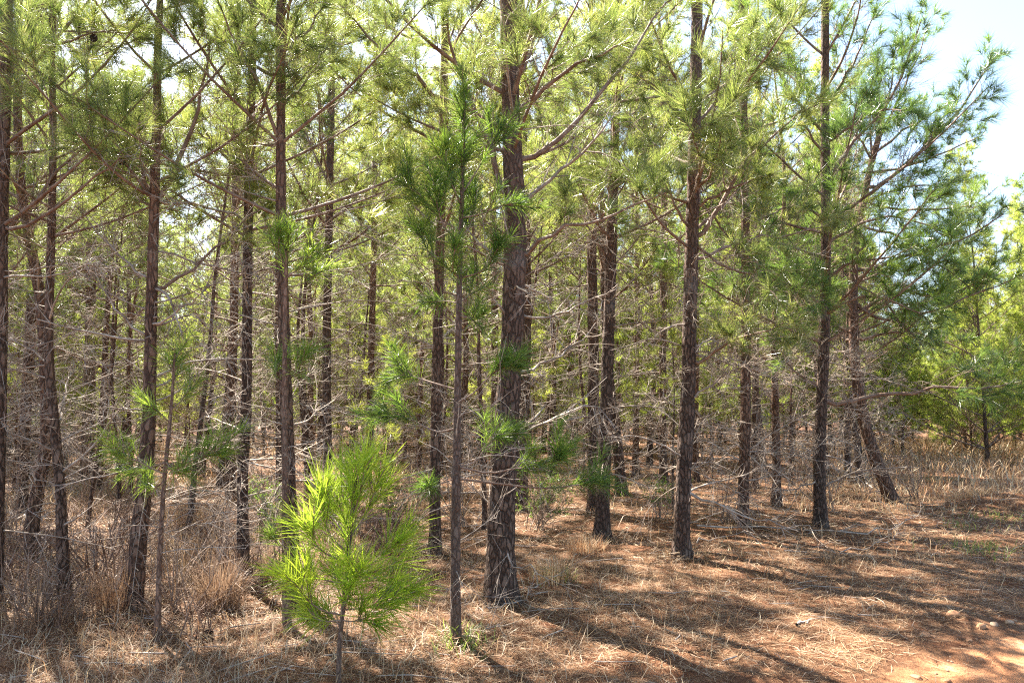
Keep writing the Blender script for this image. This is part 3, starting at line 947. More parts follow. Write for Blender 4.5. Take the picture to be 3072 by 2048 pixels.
hero('pine with a skirt of low dead branches between two right hand trunks',
     [(1705, 1207), (1711, 1000), (1713, 800), (1712, 500), (1708, 250), (1706, 50)], 36, 22, 10.5, 3.3, 40, 122, low_dead=0.15)
hero('thin pine close behind the pine with a skirt of dead branches',
     [(1732, 1120), (1735, 900), (1738, 600), (1744, 250)], 24, 15, 11.0, 3.8, 22, 123)
hero('straight red-brown pine at right with one low limb reaching over the clearing',
     [(1884, 1210), (1882, 1050), (1890, 850), (1897, 600), (1895, 300), (1895, 0)], 40, 24, 9.5, 2.3, 22, 124,
     limbs=[([(1898, 936), (1958, 916), (2018, 906), (2118, 901), (2158, 884), (2240, 890), (2345, 872)], 16, 'bare', -0.6),
            ([(1880, 886), (1828, 854), (1788, 794)], 9, 'live', 0.3),
            ([(1898, 640), (1960, 600), (2040, 590), (2110, 560)], 10, 'live', -1.2), ([(1890, 700), (1830, 660), (1770, 640)], 9, 'live', -1.3),
            ([(1896, 600), (1850, 640), (1830, 690), (1870, 700)], 10, 'live', -1.7), ([(1897, 720), (1980, 680), (2060, 695), (2130, 730)], 11, 'live', -1.0),
            ([(1897, 560), (2000, 505), (2100, 505), (2190, 550)], 11, 'live', -0.8), ([(1896, 500), (1830, 470), (1760, 500)], 10, 'live', -1.2),
            ([(1896, 360), (1840, 280), (1790, 250)], 10, 'live', -0.8), ([(1897, 330), (2000, 260), (2080, 250)], 10, 'live', -1.2),
            ([(1898, 420), (1960, 330), (2040, 240), (2090, 130), (2120, 40)], 13, 'live', -0.5),
            ([(1898, 250), (1960, 140), (2010, 30)], 11, 'live', -0.3),
            ([(1885, 1120), (1940, 1090), (2010, 1075), (2080, 1070)], 8, 'dead', -0.5), ([(1880, 1100), (1830, 1120), (1770, 1130)], 6, 'dead', -0.6)],
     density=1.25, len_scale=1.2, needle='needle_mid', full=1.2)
hero('leaning pine at right, its base kinked over beside the clearing',
     [(2052, 1155), (2030, 1100), (2004, 1035), (1978, 934), (1964, 834), (1960, 700), (1964, 575), (1980, 480), (1998, 390), (2026, 280)], 44, 17, 7.4, 2.2, 16, 125,
     limbs=[([(1995, 440), (2068, 390), (2143, 320), (2213, 240), (2285, 130)], 14, 'live', -0.8),
            ([(1968, 625), (2050, 600), (2118, 575), (2218, 545), (2305, 490)], 13, 'live', -1.2),
            ([(1962, 720), (2060, 670), (2160, 680), (2290, 630)], 13, 'live', -0.6),
            ([(1964, 700), (2050, 735), (2160, 705), (2330, 640)], 11, 'live', -1.0), ([(1963, 650), (2030, 690), (2090, 760), (2120, 800)], 10, 'live', -1.0),
            ([(1975, 520), (2060, 540), (2150, 600), (2230, 660)], 10, 'live', -0.5), ([(1985, 460), (2080, 430), (2180, 420)], 9, 'live', -1.0),
            ([(1968, 560), (1930, 600), (1900, 660)], 9, 'live', -1.2), ([(2015, 330), (2070, 210), (2110, 120), (2135, 50)], 10, 'live', 0.3), ([(2020, 300), (2050, 190), (2060, 80)], 9, 'live', 0.5), ([(2005, 370), (1960, 280), (1950, 180)], 9, 'live', -0.5),
            ([(2010, 350), (2090, 290), (2180, 240)], 9, 'live', 0.4), ([(2000, 395), (2120, 370), (2260, 310)], 9, 'live', -0.2),
            ([(1964, 780), (2080, 760), (2180, 790), (2270, 830)], 10, 'live', 0.6), ([(1990, 470), (2100, 480), (2230, 470), (2290, 430)], 9, 'live', 0.8)],
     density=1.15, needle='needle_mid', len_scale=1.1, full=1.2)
hero('thin upright pine behind the base of the leaning pine',
     [(1947, 1085), (1945, 900), (1940, 650), (1940, 400)], 20, 14, 8.5, 3.0, 14, 126)
hero('left one of two thin reddish pines far back at left',
     [(192, 1105), (198, 900), (204, 700), (206, 400)], 22, 16, 11.0, 4.2, 20, 127)
hero('right one of two thin reddish pines far back at left',
     [(212, 1102), (213, 900), (214, 700), (216, 400)], 18, 14, 11.0, 4.2, 16, 128)


hero('pine at the upper left corner whose trunk stands just outside the frame',
     [(-70, 1245), (-62, 900), (-58, 500), (-50, 100)], 44, 30, 9.0, 2.6, 14, 129, len_scale=0.9, density=0.7, shade=1.3)
hero('pine behind the left edge trunk, mostly hidden by its crown',
     [(-26, 1165), (-20, 800), (-14, 400), (-10, 100)], 34, 26, 10.0, 2.8, 18, 130, density=1.2, shade=1.3)


hero('dense limbed pine outside the frame whose boughs hang into the upper left corner',
     [(-112, 1300), (-110, 900), (-106, 500), (-100, 100)], 40, 28, 9.0, 2.3, 10, 131, base=(-6.0, 8.5, float(height(-6.0, 8.5))), density=0.7, shade=1.4, len_scale=0.9)


# young pines in front -----------------------------------------------------------------
def whorl_pine(name, label, pts, w0, w1, shoots, needle, nlen, n, seed, spread=(15, 60), width=0.0035, bark='bark_thin', dead=0, dead_z=(0.3, 1.5), stem_from=None, sparse=False):
    """small pine built from measured branches: shoots = (branch points, how much of its tip carries needles, depth change, side shoots)"""
    rng = np.random.default_rng(seed)
    b = ground_at(*pts[0]); Y = b[1]
    P = np.array([b] + [at(px, py, Y) for (px, py) in pts[1:]]) - b
    P[0, 2] -= 0.04
    S = spline(P, 46)
    R = np.linspace(w0, w1, 46) * DS / F * Y / 2
    root = empty(name, b)
    tag(root, label, 'young pine', None)
    g = Geo(); trunk_geo(g, rng, S, R, 12, 0.03, flare=0.3)
    g.build('trunk', M[bark], root, smooth=True)
    for (lp, cover, dy, ns) in shoots:
        q = np.array([at(px, py, Y + dy * k / max(1, len(lp) - 1)) for k, (px, py) in enumerate(lp)]) - b
        i = int(np.clip(np.searchsorted(S[:, 2], q[0, 2]), 0, 45))
        q[0] = S[i]
        q = spline(q, 9)
        L = np.linalg.norm(np.diff(q, axis=0), axis=1).sum()
        wd, gr = Geo(), Geo()
        tubes(wd, q, np.linspace(0.007, 0.003, 9) * min(1.4, 0.5 + L), 5)
        seg = q[1:] - q[:-1]
        keep = np.linspace(0, 1, 8) >= 1 - cover
        sl = np.linalg.norm(seg, axis=1)
        nn = max(5, int(n * 0.42 * sl[keep].mean() / 0.05))
        needles(gr, rng, q[:-1][keep], seg[keep], sl[keep], nn, nlen, width, spread, bend=True, droop=0.012)
        needles(gr, rng, q[-2:-1], seg[-1:], sl[-1:], int(nn * 2.0), nlen, width, (5, 60), bend=True, droop=0.006)
        for k in range(ns if sparse else ns * 2 - 1):
            t = 1 - cover * (0.1 + 0.9 * rng.random())
            B, T = lerp_path(q, np.array([t]))
            r = rng.normal(size=(1, 3)); r = unit(r - (r * T).sum(1, keepdims=True) * T)
            D = unit(T * 0.8 + r * 0.6 + np.array([0, 0, 0.35]))
            l3 = (0.09 + 0.16 * rng.random()) * min(1.4, 0.6 + L)
            E = B + D * l3
            tubes(wd, (B + (E - B) * np.linspace(0, 1, 4)[:, None])[None], np.linspace(0.004, 0.0025, 4)[None], 4)
            needles(gr, rng, B + (E - B) * 0.15, D, np.array([l3 * 0.85]), int(n * 0.40 * l3 / 0.05), nlen, width, spread, bend=True, droop=0.012)
        lo = wd.build('branch', M['limb'], root, smooth=True)
        gr.build('needles', M[needle], lo)
    if stem_from is not None:
        gr = Geo()
        seg = S[1:] - S[:-1]; kp = np.linspace(0, 1, 45) >= stem_from
        sl = np.linalg.norm(seg, axis=1)
        needles(gr, rng, S[:-1][kp], seg[kp], sl[kp], max(4, int(n * 0.5 * sl.mean() / 0.05)), nlen, width, spread, bend=True, droop=0.012)
        gr.build('needles', M[needle], root)
    det = dict(twig=0.0)
    for k in range(dead):
        zz = dead_z[0] + (dead_z[1] - dead_z[0]) * rng.random()
        i = int(np.clip(np.searchsorted(S[:, 2], zz), 0, 45))
        wd = Geo(); grow_dead(rng, dead_path(rng, S[i], rng.random() * 6.28, 0.25 + 0.5 * rng.random()), 0.003, wd, det)
        wd.build('dead_branch', M['deadwood'], root)
    return root


whorl_pine('pine_sapling', 'bright lime green pine sapling with long brushy needles in front',
           [(778, 1575), (780, 1480), (790, 1380), (800, 1280), (808, 1180), (818, 1090), (822, 1060)], 11, 8,
           [([(800, 1290), (806, 1190), (815, 1110), (820, 1075)], 0.9, 0.0, 3),
            ([(800, 1280), (760, 1230), (740, 1170), (735, 1130)], 0.75, -0.10, 3),
            ([(804, 1240), (840, 1180), (862, 1120), (872, 1090)], 0.75, 0.12, 3),
            ([(796, 1320), (850, 1295), (890, 1262), (915, 1240)], 0.6, -0.08, 3),
            ([(793, 1350), (745, 1330), (710, 1318), (690, 1300)], 0.5, 0.06, 3),
            ([(786, 1420), (740, 1400), (700, 1370), (680, 1335)], 0.5, -0.2, 3),
            ([(790, 1385), (840, 1372), (880, 1362), (908, 1352)], 0.7, 0.10, 3),
            ([(790, 1390), (770, 1330), (765, 1280)], 0.7, 0.28, 2),
            ([(792, 1370), (815, 1330), (835, 1300)], 0.8, -0.28, 2),
            ([(804, 1230), (795, 1170), (780, 1120)], 0.8, 0.22, 2), ([(806, 1200), (830, 1120), (838, 1060)], 0.8, -0.12, 2),
            ([(786, 1430), (745, 1425), (718, 1415)], 0.6, 0.05, 3), ([(788, 1400), (830, 1395), (870, 1390), (900, 1385)], 0.6, -0.05, 3),
            ([(794, 1340), (850, 1330), (895, 1300)], 0.7, 0.2, 3), ([(798, 1300), (735, 1260), (715, 1215)], 0.7, -0.15, 3),
            ([(788, 1400), (800, 1370), (806, 1340)], 0.8, -0.3, 3), ([(784, 1440), (765, 1420), (752, 1395)], 0.8, 0.15, 2), ([(785, 1430), (812, 1425), (845, 1415)], 0.7, -0.15, 3)],
           'needle_bright', 0.225, 22, 201, (10, 56), 0.0042, stem_from=0.36)

whorl_pine('young_pine', 'slim young pine with a dense dark green brush top and bare lower stem',
           [(1046, 1472), (1046, 1300), (1048, 1095), (1052, 850), (1056, 600), (1062, 420), (1066, 260), (1068, 200)], 25, 6,
           [([(1062, 400), (1064, 330), (1066, 270), (1068, 215)], 1.0, 0.0, 5),
            ([(1060, 470), (1090, 400), (1130, 330), (1152, 285)], 0.6, 0.15, 3),
            ([(1060, 480), (1030, 400), (1022, 330)], 0.8, -0.12, 4),
            ([(1058, 540), (1010, 500), (960, 440), (930, 395)], 0.65, 0.1, 4),
            ([(1058, 520), (1110, 490), (1160, 470), (1192, 466)], 0.6, -0.15, 2),
            ([(1058, 560), (1020, 520), (1000, 450), (1000, 400)], 0.7, -0.2, 4),
            ([(1058, 560), (1085, 500), (1085, 430)], 0.8, 0.2, 4),
            ([(1057, 600), (1000, 590), (975, 560), (965, 520)], 0.6, 0.2, 3),
            ([(1056, 640), (1110, 620), (1140, 580), (1148, 555)], 0.6, -0.1, 3),
            ([(1056, 660), (1040, 620), (1045, 560)], 0.8, -0.25, 3),
            ([(1055, 700), (1080, 670), (1085, 620)], 0.8, 0.2, 3),
            ([(1055, 730), (1085, 730), (1110, 720)], 0.7, -0.2, 3),
            ([(1055, 720), (1020, 690), (990, 690)], 0.7, 0.25, 2),
            ([(1049, 1095), (1120, 1085), (1180, 1075), (1260, 1060), (1290, 1040)], 0.45, -0.2, 5),
            ([(1049, 1100), (1150, 1110), (1250, 1120), (1340, 1110), (1380, 1105)], 0.3, 0.1, 3),
            ([(1049, 1090), (1090, 1060), (1130, 1010), (1180, 990)], 0.6, 0.2, 4),
            ([(1049, 1098), (1010, 1110), (975, 1120)], 0.5, -0.2, 2),
            ([(1050, 1010), (1000, 990), (940, 960), (880, 950)], 0.5, 0.3, 4),
            ([(1051, 930), (1090, 900), (1140, 850), (1195, 840)], 0.5, -0.2, 5),
            ([(1051, 905), (1000, 880), (930, 860), (890, 870)], 0.5, 0.4, 4)],
           'needle_dark', 0.155, 44, 202, (16, 74), 0.0034, stem_from=0.62, dead=12, dead_z=(0.35, 1.7))

whorl_pine('small_pine', 'spindly small pine with a few green tufts in front of the forked pine',
           [(362, 1470), (366, 1300), (374, 1150), (382, 1050), (392, 950), (398, 870), (402, 810)], 14, 6,
           [([(395, 920), (398, 870), (402, 815)], 0.9, 0.0, 4), ([(392, 950), (420, 915), (440, 890)], 0.8, 0.1, 3),
            ([(390, 980), (370, 950), (345, 930)], 0.7, -0.1, 2), ([(380, 1060), (340, 1075), (315, 1085)], 0.6, 0.2, 3),
            ([(378, 1090), (320, 1060), (280, 1040), (262, 1040)], 0.5, -0.1, 4), ([(378, 1080), (430, 1060), (480, 1040), (510, 1038)], 0.5, -0.15, 4),
            ([(380, 1070), (400, 1080), (425, 1080)], 0.7, -0.3, 3), ([(376, 1110), (350, 1120), (335, 1110)], 0.7, 0.25, 2)],
           'needle_sunlit', 0.17, 26, 203, (12, 75), 0.0034, dead=6, dead_z=(0.4, 1.2))

whorl_pine('pole_pine', 'very thin pole of a pine with two green tufts against the V-limbed pine',
           [(660, 1438), (656, 1250), (655, 1050), (654, 830), (656, 650), (662, 520)], 20, 7,
           [([(656, 640), (660, 590), (664, 535)], 1.0, 0.0, 4), ([(655, 650), (690, 610), (720, 575)], 0.8, -0.15, 4), ([(655, 660), (700, 650), (725, 620)], 0.7, 0.15, 3),
            ([(655, 620), (640, 570), (640, 530)], 0.8, -0.1, 3), ([(654, 870), (680, 850), (700, 815)], 0.8, -0.1, 4), ([(654, 890), (630, 860), (640, 830)], 0.8, 0.15, 3),
            ([(656, 1270), (640, 1250), (632, 1230)], 0.8, -0.1, 3)],
           'needle_sunlit', 0.18, 26, 204, (12, 75), 0.0034, dead=7, dead_z=(0.4, 1.6))

# ------------------------------------------------------------------ the rows behind
def back_pine(seed, height_m, crown, r0, L0, n, w, dead, needle, name, elev=24, side=2, nlen=0.19, gap=0.5, per=(3, 5), shape=0.8, fullness=1.0, sub=7):
    """one background pine at the origin: trunk, crown, dead branches"""
    rng = np.random.default_rng(seed)
    det = dict(sides=4, side=side, n=n, w=w, twig=0.0015)
    K = 40
    zz = np.linspace(0, height_m, K)
    wob = np.stack([0.10 * (vnoise(zz * 0.35, zz * 0 + seed, 31) - 0.5), 0.10 * (vnoise(zz * 0.35, zz * 0 + seed + 9, 32) - 0.5)], 1)
    wob -= wob[0]
    S = np.stack([wob[:, 0] * 3, wob[:, 1] * 3, zz - 0.05], 1)
    R = np.maximum(0.008, r0 * (1 - 0.93 * zz / height_m))
    root = empty(name, (0, 0, 0))
    g = Geo(); trunk_geo(g, rng, S, R, 10, 0.05); g.build('trunk', M['bark'], root, smooth=True)
    wd, gr = Geo(), Geo()
    zq = crown
    while zq < height_m - 0.2:
        f = (zq - crown) / (height_m - crown)
        nw = rng.integers(*per); a0 = rng.random() * 6.28
        for k in range(nw):
            i = int(np.clip(np.searchsorted(S[:, 2], zq), 0, K - 1))
            L = (0.4 + L0 * (1 - f) ** shape * (0.7 + 0.5 * rng.random()))
            P = limb_path(rng, S[i], a0 + k * 6.28 / nw + rng.normal() * 0.3, math.radians(elev + 28 * f + rng.normal() * 10), L, 7)
            grow_live(rng, P, min(R[i] * 0.45, 0.006 + 0.010 * L), wd, gr, det, 0.9, 0.25, nlen=nlen, fullness=fullness)
        zq += gap * (0.8 + 0.5 * rng.random())
    off = wd.n
    g = Geo()
    for vv in wd.v + gr.v: g.v.append(vv)
    g.q = wd.q; g.qm = wd.qm
    for tt in gr.t: g.t.append(tt + off); g.tm.append(np.full(len(tt), 1))
    g.n = wd.n + gr.n
    g.build('crown', [M['limb'], M[needle]], root)
    if dead:
        wd = Geo()
        for k in range(dead):
            z0 = 0.25 + (crown * 1.2) * rng.random()
            i = int(np.clip(np.searchsorted(S[:, 2], z0), 0, K - 1))
            grow_dead(rng, dead_path(rng, S[i], rng.random() * 6.28, 0.4 + 1.3 * rng.random()), 0.004 + 0.006 * rng.random(), wd, det)
        wd.build('dead_branches', M['deadwood'], root)
    return root


def copy_tree(root):
    r = root.copy(); COL.objects.link(r)
    for ch in root.children:
        c = ch.copy(); COL.objects.link(c); c.parent = r
        for sub in ch.children:
            d = sub.copy(); COL.objects.link(d); d.parent = c
    return r


used = {}


def stand(protos, spots, label, cat, group, rng, smin=0.88, smax=1.12):
    for (x, y) in spots:
        p = protos[rng.integers(len(protos))]
        if p.name not in used:
            used[p.name] = 1; o = p
        else:
            o = copy_tree(p)
        s = smin + (smax - smin) * rng.random()
        o.location = (x, y, float(height(x, y)))
        o.rotation_euler = (rng.normal() * 0.02, rng.normal() * 0.02, rng.random() * 6.28)
        o.scale = (s, s, s)
        tag(o, label, cat, group)
    for p in protos:
        if p.name not in used:
            for c in list(p.children): bpy.data.objects.remove(c)
            bpy.data.objects.remove(p)


taken = [(o.location.x, o.location.y) for o in scene.objects if o.parent is None and o.get('category') in ('pine tree',)]


def poisson(rng, n, dmin, test, amin, amax, y0, y1, tries=9000):
    out = []
    for _ in range(tries):
        y = math.sqrt(y0 * y0 + (y1 * y1 - y0 * y0) * rng.random()); x = (amin + (amax - amin) * rng.random()) * y
        if not test(x, y): continue
        if all((x - a) ** 2 + (y - b) ** 2 > dmin * dmin for a, b in taken):
            out.append((x, y)); taken.append((x, y))
            if len(out) >= n: break
    return out


def in_stand(x, y):
    return float(track_side(np.array(x), np.array(y))) < -2.2 and x / y < 0.44 and not (x / y > 0.33 and y < 17)


rng = np.random.default_rng(77)
near_protos = [back_pine(300 + k, 8.8 + 0.45 * k, 2.3 + 0.25 * k, 0.078 + 0.006 * k, 1.7, 30, 0.0078, 34, 'needle', 'pine_tree', fullness=0.9, gap=0.68, per=(2, 4)) for k in range(5)]
stand(near_protos, poisson(rng, 34, 2.1, in_stand, -0.80, 0.44, 12.5, 22), 'slim pine crowded among others in the middle rows of the stand', 'pine tree',
      'pines in the middle rows', rng)
far_protos = [back_pine(320 + k, 13.0 + 0.7 * k, 2.0 + 0.3 * k, 0.085, 2.0, 30, 0.0115, 18, 'needle_far', 'pine_tree', fullness=1.15) for k in range(4)]
stand(far_protos, poisson(rng, 56, 2.8, in_stand, -0.82, 0.46, 22, 46), 'distant slim pine in the crowded back rows of the stand', 'pine tree',
      'pines in the back rows', rng)
poles = [back_pine(380 + k, 6.5 + 0.8 * k, 3.4 + 0.5 * k, 0.032 + 0.006 * k, 0.7, 26, 0.007, 12, 'needle', 'pole_pine') for k in range(3)]
stand(poles, poisson(rng, 66, 1.25, in_stand, -0.80, 0.46, 10.5, 30), 'thin bare-stemmed young pine pole hung with dead twigs between larger trunks', 'young pine',
      'thin pine poles between the rows', rng, 0.8, 1.15)
bushy = [back_pine(340 + k, 4.2 + 0.7 * k, 0.5 + 0.12 * k, 0.05, 1.35, 26, 0.0105, 0, 'needle_far', 'young_pine', elev=28, gap=0.36, nlen=0.2) for k in range(3)]
taken_all = list(taken); taken = [t for t in taken if t[1] > 20]
sp = poisson(rng, 150, 1.6, lambda x, y: float(track_side(np.array(x), np.array(y))) < -1.5, -0.8, 0.5, 24, 50)
stand(bushy, sp, 'bushy young pine with foliage to the ground in the thicket behind the trunks', 'young pine', 'young pines behind the stand', rng, 0.8, 1.2)
taken = list(taken_all)
airy = [back_pine(390 + k, 3.2 + 0.7 * k, 0.9 + 0.2 * k, 0.03, 1.1, 28, 0.0065, 6, 'needle_far', 'young_pine', elev=22, gap=0.5, per=(2, 4), nlen=0.19, fullness=0.8) for k in range(3)]
stand(airy, poisson(rng, 36, 1.4, in_stand, -0.78, 0.46, 11, 26), 'airy young understorey pine growing in the shade between larger trunks', 'young pine', 'understorey pines in the stand', rng, 0.8, 1.2)
taken = [t for t in taken if t[1] > 20] + sp
bushy2 = [back_pine(350 + k, 7.6 + 1.0 * k, 0.3, 0.055, 2.1, 28, 0.009, 0, 'needle_far', 'young_pine', elev=26, gap=0.42, nlen=0.22, shape=1.1) for k in range(2)]
sp = poisson(rng, 44, 2.0, lambda x, y: not (-1.0 < float(track_side(np.array(x), np.array(y))) < 3.6), 0.42, 0.85, 24, 48)
stand(bushy2, sp, 'bright yellow-green young pine at the right edge of the woods beyond the clearing', 'young pine', 'young pines beside the clearing', rng, 0.75, 1.15)
wood = [back_pine(360 + k, 12.0 + k, 0.5, 0.12, 2.3, 20, 0.022, 0, 'needle_far', 'pine_tree', side=1, gap=0.7, nlen=0.3) for k in range(3)]
taken = []
sp = poisson(rng, 84, 3.0, lambda x, y: x / y < 0.36, -0.85, 0.36, 50, 68)
sp += poisson(rng, 18, 3.2, lambda x, y: True, 0.56, 0.85, 54, 70)
stand(wood, sp, 'far tall pine in the tree line beyond the stand', 'pine tree', 'pines of the far tree line', rng, 0.85, 1.15)

# ------------------------------------------------------------------ undergrowth
rng = np.random.default_rng(92)
g = Geo()
for o in list(scene.objects):
    if o.get('group') == 'pines standing in the front rows' or o.name.startswith('young_pine') and o.location.y < 7:
        n = 420 if o.location.y < 10 else 200
        a = rng.random(n) * 6.28; q = 0.08 + 0.42 * rng.random(n) ** 1.3
        x = o.location.x + np.cos(a) * q; y = o.location.y + np.sin(a) * q
        blades(g, rng, x, y, 0.09 + 0.09 * rng.random(n), (0.0036 + 0.0004 * o.location.y) * (0.7 + 0.6 * rng.random(n)), 0.15, 0.25,
               z0=0.075 * np.exp(-((q - 0.08) / 0.14) ** 2) * rng.random(n))
tag(g.build('needle_drift', M['straw']), 'fallen needles heaped round the feet of the trunks', 'pine straw', kind='stuff')

def sedge_clump(label, px, py, h, r, n, seed, mat='sedge', name='grass_clump'):
    rng = np.random.default_rng(seed)
    b = ground_at(px, py)
    g = Geo()
    a = rng.random(n) * 6.28; q = r * rng.random(n) ** 0.7
    x, y = np.cos(a) * q * 0.45, np.sin(a) * q * 0.45
    z = height(b[0] + x, b[1] + y) - b[2] - 0.01
    L = h * (0.45 + 0.6 * rng.random(n))
    lean = 0.12 + 0.75 * rng.random(n) ** 1.6
    az = a + rng.normal(size=n) * 0.7
    hd = np.stack([np.cos(az), np.sin(az), 0 * az], 1); up = np.array([0, 0, 1.0])
    P = [np.stack([x, y, z], 1)]
    for k in range(3):
        e = lean * (0.55 + 0.6 * k) * (1 + 0.2 * rng.normal(size=n))
        P.append(P[-1] + (hd * np.sin(e)[:, None] + up * np.cos(e)[:, None]) * (L / 3)[:, None])
    P = np.stack(P, 1)
    side = unit(np.stack([-np.sin(az), np.cos(az), rng.normal(size=n) * 0.3], 1)) * 0.0022
    v = np.stack([P[:, 0] - side, P[:, 0] + side, P[:, 1] - side, P[:, 1] + side, P[:, 2] - side * .8, P[:, 2] + side * .8, P[:, 3]], 1)
    i = np.arange(n) * 7
    g.add(v, tris=np.stack([i + 4, i + 5, i + 6], 1), quads=np.vstack([np.stack([i, i + 1, i + 3, i + 2], 1), np.stack([i + 2, i + 3, i + 5, i + 4], 1)]))
    o = g.build(name, M[mat])
    o.location = b
    tag(o, label, 'grass clump')
    return o


sedge_clump('big rusty clump of dead bluestem grass left of the bright sapling', 505, 1395, 0.50, 0.36, 620, 401)
sedge_clump('thin dark stems of dead weeds beside the spindly small pine', 430, 1340, 0.75, 0.5, 150, 402)
sedge_clump('rusty grass clump at the foot of the forked pine', 255, 1400, 0.5, 0.35, 260, 403)
sedge_clump('sparse dead weed stalks in the dark shade at lower left corner', 100, 1440, 0.62, 0.7, 150, 404)
sedge_clump('pale dead grass tussock just right of the thickest pine', 1265, 1330, 0.26, 0.5, 420, 405, 'grass')
sedge_clump('low straw-coloured tussock at the foot of the dark pine pair', 1345, 1265, 0.24, 0.5, 380, 406, 'grass')
sedge_clump('tan grass tussock near the third large trunk', 610, 1330, 0.35, 0.4, 350, 407, 'grass')
sedge_clump('reddish grass patch right of the pine with the red limb', 1910, 1290, 0.14, 0.3, 200, 408)
sedge_clump('pale matted grass mound beside the dirt track at right', 2225, 1152, 0.22, 0.9, 900, 409, 'grass')
sedge_clump('reddish dry brush heap at the bend of the dirt track', 2265, 1085, 0.5, 0.9, 420, 410)
sedge_clump('tan grass between the forked pine and third large trunk in back', 440, 1210, 0.5, 0.9, 500, 411, 'grass')
sedge_clump('single dry stalk with seed heads standing in the open straw', 1845, 1530, 0.28, 0.06, 7, 412, 'grass')
sedge_clump('orange dead stems at the bottom edge below the bright sapling', 830, 1560, 0.28, 0.10, 8, 413, 'sedge')


def bare_shrub(label, px, py, h, n, seed, spread=0.5, green=None, name='bare_shrub', cat='shrub'):
    rng = np.random.default_rng(seed)
    b = ground_at(px, py)
    root = empty(name, b); tag(root, label, cat)
    wd, gr = Geo(), Geo()
    det = dict(twig=0.0006, sides=4, side=2, n=22, w=0.007)
    for k in range(n):
        P = limb_path(rng, np.array([rng.normal() * 0.06, rng.normal() * 0.06, -0.02]), rng.random() * 6.28, math.radians(90 - 60 * spread * rng.random()), h * (0.6 + 0.5 * rng.random()), 8, 0.1)
        if green: grow_live(rng, P, 0.006, wd, gr, det, 1.0, 0.2, nlen=0.05, fullness=1.3)
        else: grow_dead(rng, P, 0.006, wd, det, twigs=7)
    wd.build('stems', M['stem'], root)
    if green: gr.build('foliage', M[green], root)
    return root


bare_shrub('leafless twiggy shrub below the yellow-green pines at right', 2270, 1050, 1.6, 12, 421)
bare_shrub('leafless shrub with pale stems near the right edge by the track', 2330, 1040, 1.5, 9, 422)
bare_shrub('bare thin-stemmed shrub left of the track bend', 2180, 1040, 1.5, 9, 423)
bare_shrub('leafless brown shrub among the crooked trunks at far left', 30, 1230, 1.0, 9, 424, 0.8)
bare_shrub('bare twiggy brush between the forked pine and third large trunk', 440, 1180, 1.0, 8, 425, 0.8)
bare_shrub('dark leafless brush in the shaded lower left corner', 70, 1420, 0.55, 11, 431, 0.9)
bare_shrub('dark wiry brush between the slender straight pine and the forked pine', 215, 1330, 0.6, 11, 432, 0.9)
bare_shrub('wiry brown brush right of the spindly small pine', 415, 1400, 0.7, 12, 433, 0.8)
bare_shrub('wiry brown brush at the foot of the third large trunk', 500, 1300, 0.65, 11, 434, 0.9)
bare_shrub('low dark green cedar shrub behind the thickest pine', 1232, 1215, 0.7, 12, 426, 0.9, 'needle_dark', 'cedar_shrub')
bare_shrub('small dark green cedar shrub left of the pine with the red limb', 1515, 1190, 0.5, 8, 427, 0.9, 'needle_dark', 'cedar_shrub')
bare_shrub('small dark evergreen shrub beside the V-limbed pine', 620, 1240, 0.6, 9, 428, 0.9, 'needle_dark', 'cedar_shrub')
bare_shrub('small dark evergreen shrub right of the bright sapling', 900, 1200, 0.5, 8, 429, 0.9, 'needle_dark', 'cedar_shrub')


proto_brush = None
taken = []
for (x, y) in poisson(rng, 34, 1.6, lambda x, y: float(track_side(np.array(x), np.array(y))) < -1.5, -0.75, 0.5, 11, 30):
    if proto_brush is None:
        proto_brush = o = bare_shrub('x', 700, 1150, 1.3, 11, 440, 0.9)
    else:
        o = copy_tree(proto_brush)
    s_ = 0.7 + 0.7 * rng.random()
    o.location = (x, y, float(height(x, y))); o.rotation_euler = (0, 0, rng.random() * 6.28); o.scale = (s_, s_, s_ * (0.7 + 0.4 * rng.random()))
    tag(o, 'leafless grey-brown brush low among the trunks in the middle distance', 'shrub', 'leafless brush among the trunks')


proto_brush = None
for (x, y) in poisson(rng, 30, 0.6, lambda x, y: x / y < -0.26 or y > 7.5, -0.66, -0.12, 5.6, 11.5):
    if proto_brush is None:
        proto_brush = o = bare_shrub('x', 200, 1300, 0.75, 16, 450, 0.95)
        for c in o.children: c.data.materials[0] = M['weed']
    else:
        o = copy_tree(proto_brush)
    s_ = 0.7 + 0.6 * rng.random()
    o.location = (x, y, float(height(x, y))); o.rotation_euler = (0, 0, rng.random() * 6.28); o.scale = (s_ * 1.2, s_ * 1.2, s_ * (0.42 + 0.25 * rng.random()))
    tag(o, 'dark reddish-brown dead brush around the left trunks', 'shrub', 'dead brush around the left trunks')
g = Geo()
x, y = scatter(rng, 30000, 4.2, 14.0)
lf = np.clip((-0.10 - x / y) / 0.2, 0, 1)
k = rng.random(len(x)) < lf * np.clip(2.6 * (vnoise(x * 1.1, y * 1.1, 15) - 0.33), 0.03, 1)
x, y = x[k], y[k]; n = len(x)
blades(g, rng, x, y, 0.12 + 0.28 * rng.random(n) ** 1.4, 0.0045 + 0.003 * rng.random(n), 0.65, 0.55)
tag(g.build('dead_weeds', M['sedge']), 'tangle of rusty dead weeds and bluestem between the left trunks', 'dead weeds', kind='stuff')


